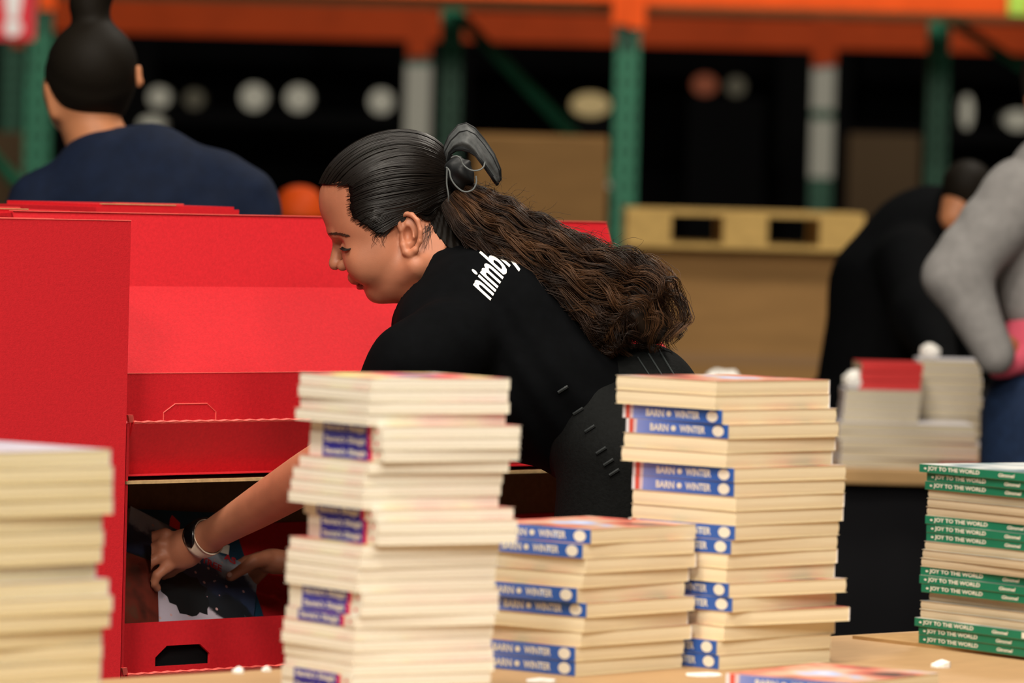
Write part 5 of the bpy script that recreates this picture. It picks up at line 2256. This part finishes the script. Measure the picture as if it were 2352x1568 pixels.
def carton(px0, px1, py_top, d, dep, label, z0=0.0, bands=True, grp=None, zt=None, m=None):
    m = m or M_BOX
    a, b = P7(px0, 500, d), P7(px1, 500, d)
    zt = zfor(a.x, a.y, py_top) if zt is None else zt
    w = b.x - a.x
    r = empty('cardboard_carton', (a.x, a.y, z0), label, 'box', grp)
    h = zt - z0
    MB().box((0, 0, 0), (w, dep, h - 0.006)).build('box_body', m, r, bevel=0.004)
    MB().box((0.004, 0.004, h - 0.006), (w - 0.004, dep * 0.495, h)).build('flap', m, r)
    MB().box((0.004, dep * 0.505, h - 0.006), (w - 0.004, dep - 0.004, h)).build('flap', m, r)
    if bands:
        mt = mat('carton_tape', (0.28, 0.15, 0.055), 0.5)
        for k in (0.33, 0.62):
            MB().box((-0.002, -0.002, h * k), (w + 0.002, 0.0, h * k + 0.035)).build('band', mt, r)
    return r


# lit brown carton behind the hair and the tall pallet box on the right
cA = carton(1085, 1392, 305, 11.2, 0.55, 'brown carton standing behind the ponytail, lit from above', z0=0.0, bands=False)
cB = carton(1440, 1925, 566, 9.6, 0.7, 'wide brown pallet box under the pale timber pallet', z0=0.13)


def pallet(px0, d, w, dep, z, label, grp='wooden pallets behind the tables'):
    a = P7(px0, 500, d)
    r = empty('wooden_pallet', (a.x, a.y, z), label, 'pallet', grp)
    n = 7
    for i in range(n):
        y = dep * i / n
        MB().box((0, y, 0.103), (w, y + dep / n * 0.78, 0.122)).build('deck_board', M_WOOD, r)
    for i in range(3):
        y = (dep - 0.10) * i / 2
        MB().box((0, y, 0.0), (w, y + 0.10, 0.016)).build('bottom_board', M_WOOD, r)
        for j in range(3):
            x = (w - 0.14) * j / 2
            MB().box((x, y, 0.016), (x + 0.14, y + 0.10, 0.084)).build('block', M_WOOD, r)
    for j in range(3):
        x = (w - 0.14) * j / 2
        MB().box((x, 0, 0.084), (x + 0.14, dep, 0.103)).build('stringer', M_WOOD, r)
    return r


wB = P7(1925, 500, 9.6).x - P7(1440, 500, 9.6).x
zBt = zfor(P7(1440, 500, 9.6).x, P7(1440, 500, 9.6).y, 566)
pallet(1440, 9.55, wB + 0.08, 0.75, zBt + 0.001, 'pale timber pallet lying on top of the wide brown box')
pallet(1440, 9.58, wB, 0.7, 0.0, 'timber pallet on the floor under the wide brown box')
# black blocks added to stand in for the shade of the bays
for px0, px1, d, zt, lab in ((330, 930, 20.4, 2.2, 'black block added as shade in the bay behind the navy T-shirt'), (1060, 1800, 20.4, 2.3, 'black block added as shade in the bay between the plated posts'), (1950, 2700, 20.4, 2.3, 'black block added as shade in the bay behind the black sweater')):
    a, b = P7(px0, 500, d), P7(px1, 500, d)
    r = empty('shade_block', (a.x, a.y, 0), lab, 'shade block', 'shade blocks in the rack')
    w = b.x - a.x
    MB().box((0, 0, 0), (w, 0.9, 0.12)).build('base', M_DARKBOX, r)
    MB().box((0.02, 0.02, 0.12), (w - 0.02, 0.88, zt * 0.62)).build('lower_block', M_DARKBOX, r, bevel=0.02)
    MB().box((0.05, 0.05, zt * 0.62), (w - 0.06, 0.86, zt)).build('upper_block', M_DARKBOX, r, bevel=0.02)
# cartons deeper in the rack, shade painted into their darker brown
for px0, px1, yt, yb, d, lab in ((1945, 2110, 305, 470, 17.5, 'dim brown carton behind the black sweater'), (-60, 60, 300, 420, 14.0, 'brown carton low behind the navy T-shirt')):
    carton(px0, px1, yt, d, 0.5, lab, z0=0.0, bands=False, m=mat('carton_shaded', (0.07, 0.04, 0.015), 0.8))


# round white roll ends and small lights in the dark bays
M_ROLL = mat('white_roll', (0.80, 0.80, 0.70), 0.6)
M_ROLLW = mat('warm_roll', (0.75, 0.58, 0.28), 0.6)
M_ROLLD = mat('dull_roll', (0.16, 0.15, 0.11), 0.7)
M_ROLLO = mat('orange_roll', (0.40, 0.09, 0.03), 0.6)


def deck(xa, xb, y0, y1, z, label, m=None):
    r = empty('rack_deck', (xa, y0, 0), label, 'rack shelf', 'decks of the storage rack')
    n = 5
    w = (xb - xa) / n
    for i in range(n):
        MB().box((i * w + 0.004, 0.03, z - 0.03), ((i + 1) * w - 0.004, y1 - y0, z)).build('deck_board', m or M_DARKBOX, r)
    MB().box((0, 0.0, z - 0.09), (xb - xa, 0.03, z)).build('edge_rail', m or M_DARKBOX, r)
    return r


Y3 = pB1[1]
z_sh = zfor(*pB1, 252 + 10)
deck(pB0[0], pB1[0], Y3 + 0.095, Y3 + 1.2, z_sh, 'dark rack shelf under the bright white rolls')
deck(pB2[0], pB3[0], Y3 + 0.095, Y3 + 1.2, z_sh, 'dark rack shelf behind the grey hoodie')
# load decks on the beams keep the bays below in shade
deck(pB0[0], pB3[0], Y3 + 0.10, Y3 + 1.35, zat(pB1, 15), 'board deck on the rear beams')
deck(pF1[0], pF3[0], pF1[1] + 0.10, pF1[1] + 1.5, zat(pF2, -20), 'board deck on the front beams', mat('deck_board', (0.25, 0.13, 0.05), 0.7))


def roll(px, rpx, m, label, sx=1.0, sy=1.0, z=None, y=None):
    y = Y3 + 0.35 if y is None else y
    z = z_sh if z is None else z
    r = rpx * (y / F_PX)
    q = ray_y(px, 230, y)
    o = empty('paper_roll', (q.x, y, z + 0.001), label, 'roll', 'rolls lying end on in the rack')
    n = 24
    cz = r * sy
    v = [(sx * r * math.cos(2 * math.pi * i / n), 0, cz + sy * r * math.sin(2 * math.pi * i / n)) for i in range(n)] + [(sx * r * math.cos(2 * math.pi * i / n), 0.35, cz + sy * r * math.sin(2 * math.pi * i / n)) for i in range(n)]
    MB().add(v, [tuple(range(n)), tuple(reversed(range(n, 2 * n)))] + [(i + n, (i + 1) % n + n, (i + 1) % n, i) for i in range(n)]).build('wound_paper', m, o)
    w = [(x * 0.25, -0.004, cz + (zz - cz) * 0.25) for x, _, zz in v[:n]] + [(x * 0.25, 0.0, cz + (zz - cz) * 0.25) for x, _, zz in v[:n]]
    MB().add(w, [tuple(range(n))] + [(i + n, (i + 1) % n + n, (i + 1) % n, i) for i in range(n)]).build('core_plug', m, o)
    return o


roll(583, 30, M_ROLL, 'white paper roll, second bright one from the bun')
roll(686, 30, M_ROLL, 'white paper roll, third bright one from the bun')
roll(365, 24, M_ROLL, 'white paper roll close beside the head with the bun')
roll(446, 22, M_ROLLD, 'dull grey roll between the white rolls')
roll(876, 28, M_ROLL, 'white paper roll touching the plated post')
roll(2222, 15, M_ROLL, 'slim upright white roll past the inner upright', 0.9, 2.6)
roll(2340, 23, M_ROLL, 'white paper roll above the grey hoodie', 1.4, 1.0)


def block(px0, px1, py_top, y, label):  # added stand under the rolls, black to paint in the bay's darkness
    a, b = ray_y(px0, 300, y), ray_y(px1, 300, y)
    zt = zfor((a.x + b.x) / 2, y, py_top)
    r = empty('shade_block', (a.x, y, 0), label, 'shade block', 'shade blocks in the rack')
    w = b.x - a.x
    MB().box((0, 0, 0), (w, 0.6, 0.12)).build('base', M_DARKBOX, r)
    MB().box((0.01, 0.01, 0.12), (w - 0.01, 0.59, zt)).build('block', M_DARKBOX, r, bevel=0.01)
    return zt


zt_ = block(1575, 1760, 220, Y3 + 0.3, 'black block added as shade, carrying the orange wrapped roll')
roll(1618, 24, M_ROLLO, 'orange wrapped roll in the dark bay', 1.2, 1.0, z=zt_)
roll(1690, 22, M_ROLLD, 'dull roll beside the orange wrapped roll', z=zt_)
zt_ = block(1290, 1425, 268, Y3 - 2.0, 'black block added as shade beside the lit green upright')
roll(1357, 30, M_ROLLW, 'warm yellow flattened roll beside the lit green upright', 1.5, 0.9, z=zt_, y=Y3 - 1.95)
zt_ = block(310, 395, 303, Y3 - 0.8, 'narrow black block added as shade behind the navy T-shirt')
roll(350, 22, M_ROLL, 'small pale roll low beside the neck of the navy T-shirt person', 1.3, 0.8, z=zt_, y=Y3 - 0.75)

# orange domed bin behind the display
q = P7(688, 470, 8.2)
ob = empty('domed_bin', (q.x, q.y, 0), 'orange bin with domed lid behind the red display', 'bin')
zt = zfor(q.x, q.y, 425)
rr_ = 58 * 8.2 * KD / F_PX
MB().lathe([(rr_ * 0.8, 0.0), (rr_, zt - 0.09)], 28).build('bin_body', M_ORANGE, ob, True)
MB().lathe([(rr_ * 1.04, zt - 0.09), (rr_ * 1.04, zt - 0.075), (rr_ * 0.95, zt - 0.045), (rr_ * 0.7, zt - 0.015), (rr_ * 0.35, zt - 0.003), (0.001, zt)], 28).build('dome_lid', M_ORANGE, ob, True)

# red sign on the left upright
sg_p = P(-60, -60, D1 - 0.12)
sg_q = P(78, 92, D1 - 0.12)
sg = empty('warning_sign', (sg_p.x, sg_p.y, sg_q.z), 'red sign with a white exclamation mark on the rack upright', 'sign')
w_, h_ = sg_q.x - sg_p.x, sg_p.z - sg_q.z
MB().box((0, 0, 0), (w_, 0.006, h_)).build('sign_board', mat('sign_red', (0.60, 0.012, 0.03), 0.4), sg)
t_ = place_text(text_mesh('!', w_ * 0.30, h_ * 0.92, 0.06), (w_ * 0.50, -0.002, h_ * 0.05), (1, 0, 0), (0, 0, 1))
obj('sign_mark', t_, mat('sign_white', (0.75, 0.72, 0.72), 0.5), sg)
# green lamp far right, lime sign
lq = P(2338, 10, D1 - 0.1)
lg = empty('lime_tag', lq, 'lime green tag on the front orange beam', 'tag')
MB().box((-0.04, 0, -0.045), (0.05, 0.01, 0.06)).build('plate', mat('lime', (0.30, 0.50, 0.05), 0.5), lg)
MB().box((-0.03, -0.004, -0.02), (0.04, 0.0, 0.0)).build('stripe', mat('lime_light', (0.4, 0.6, 0.08), 0.5), lg)
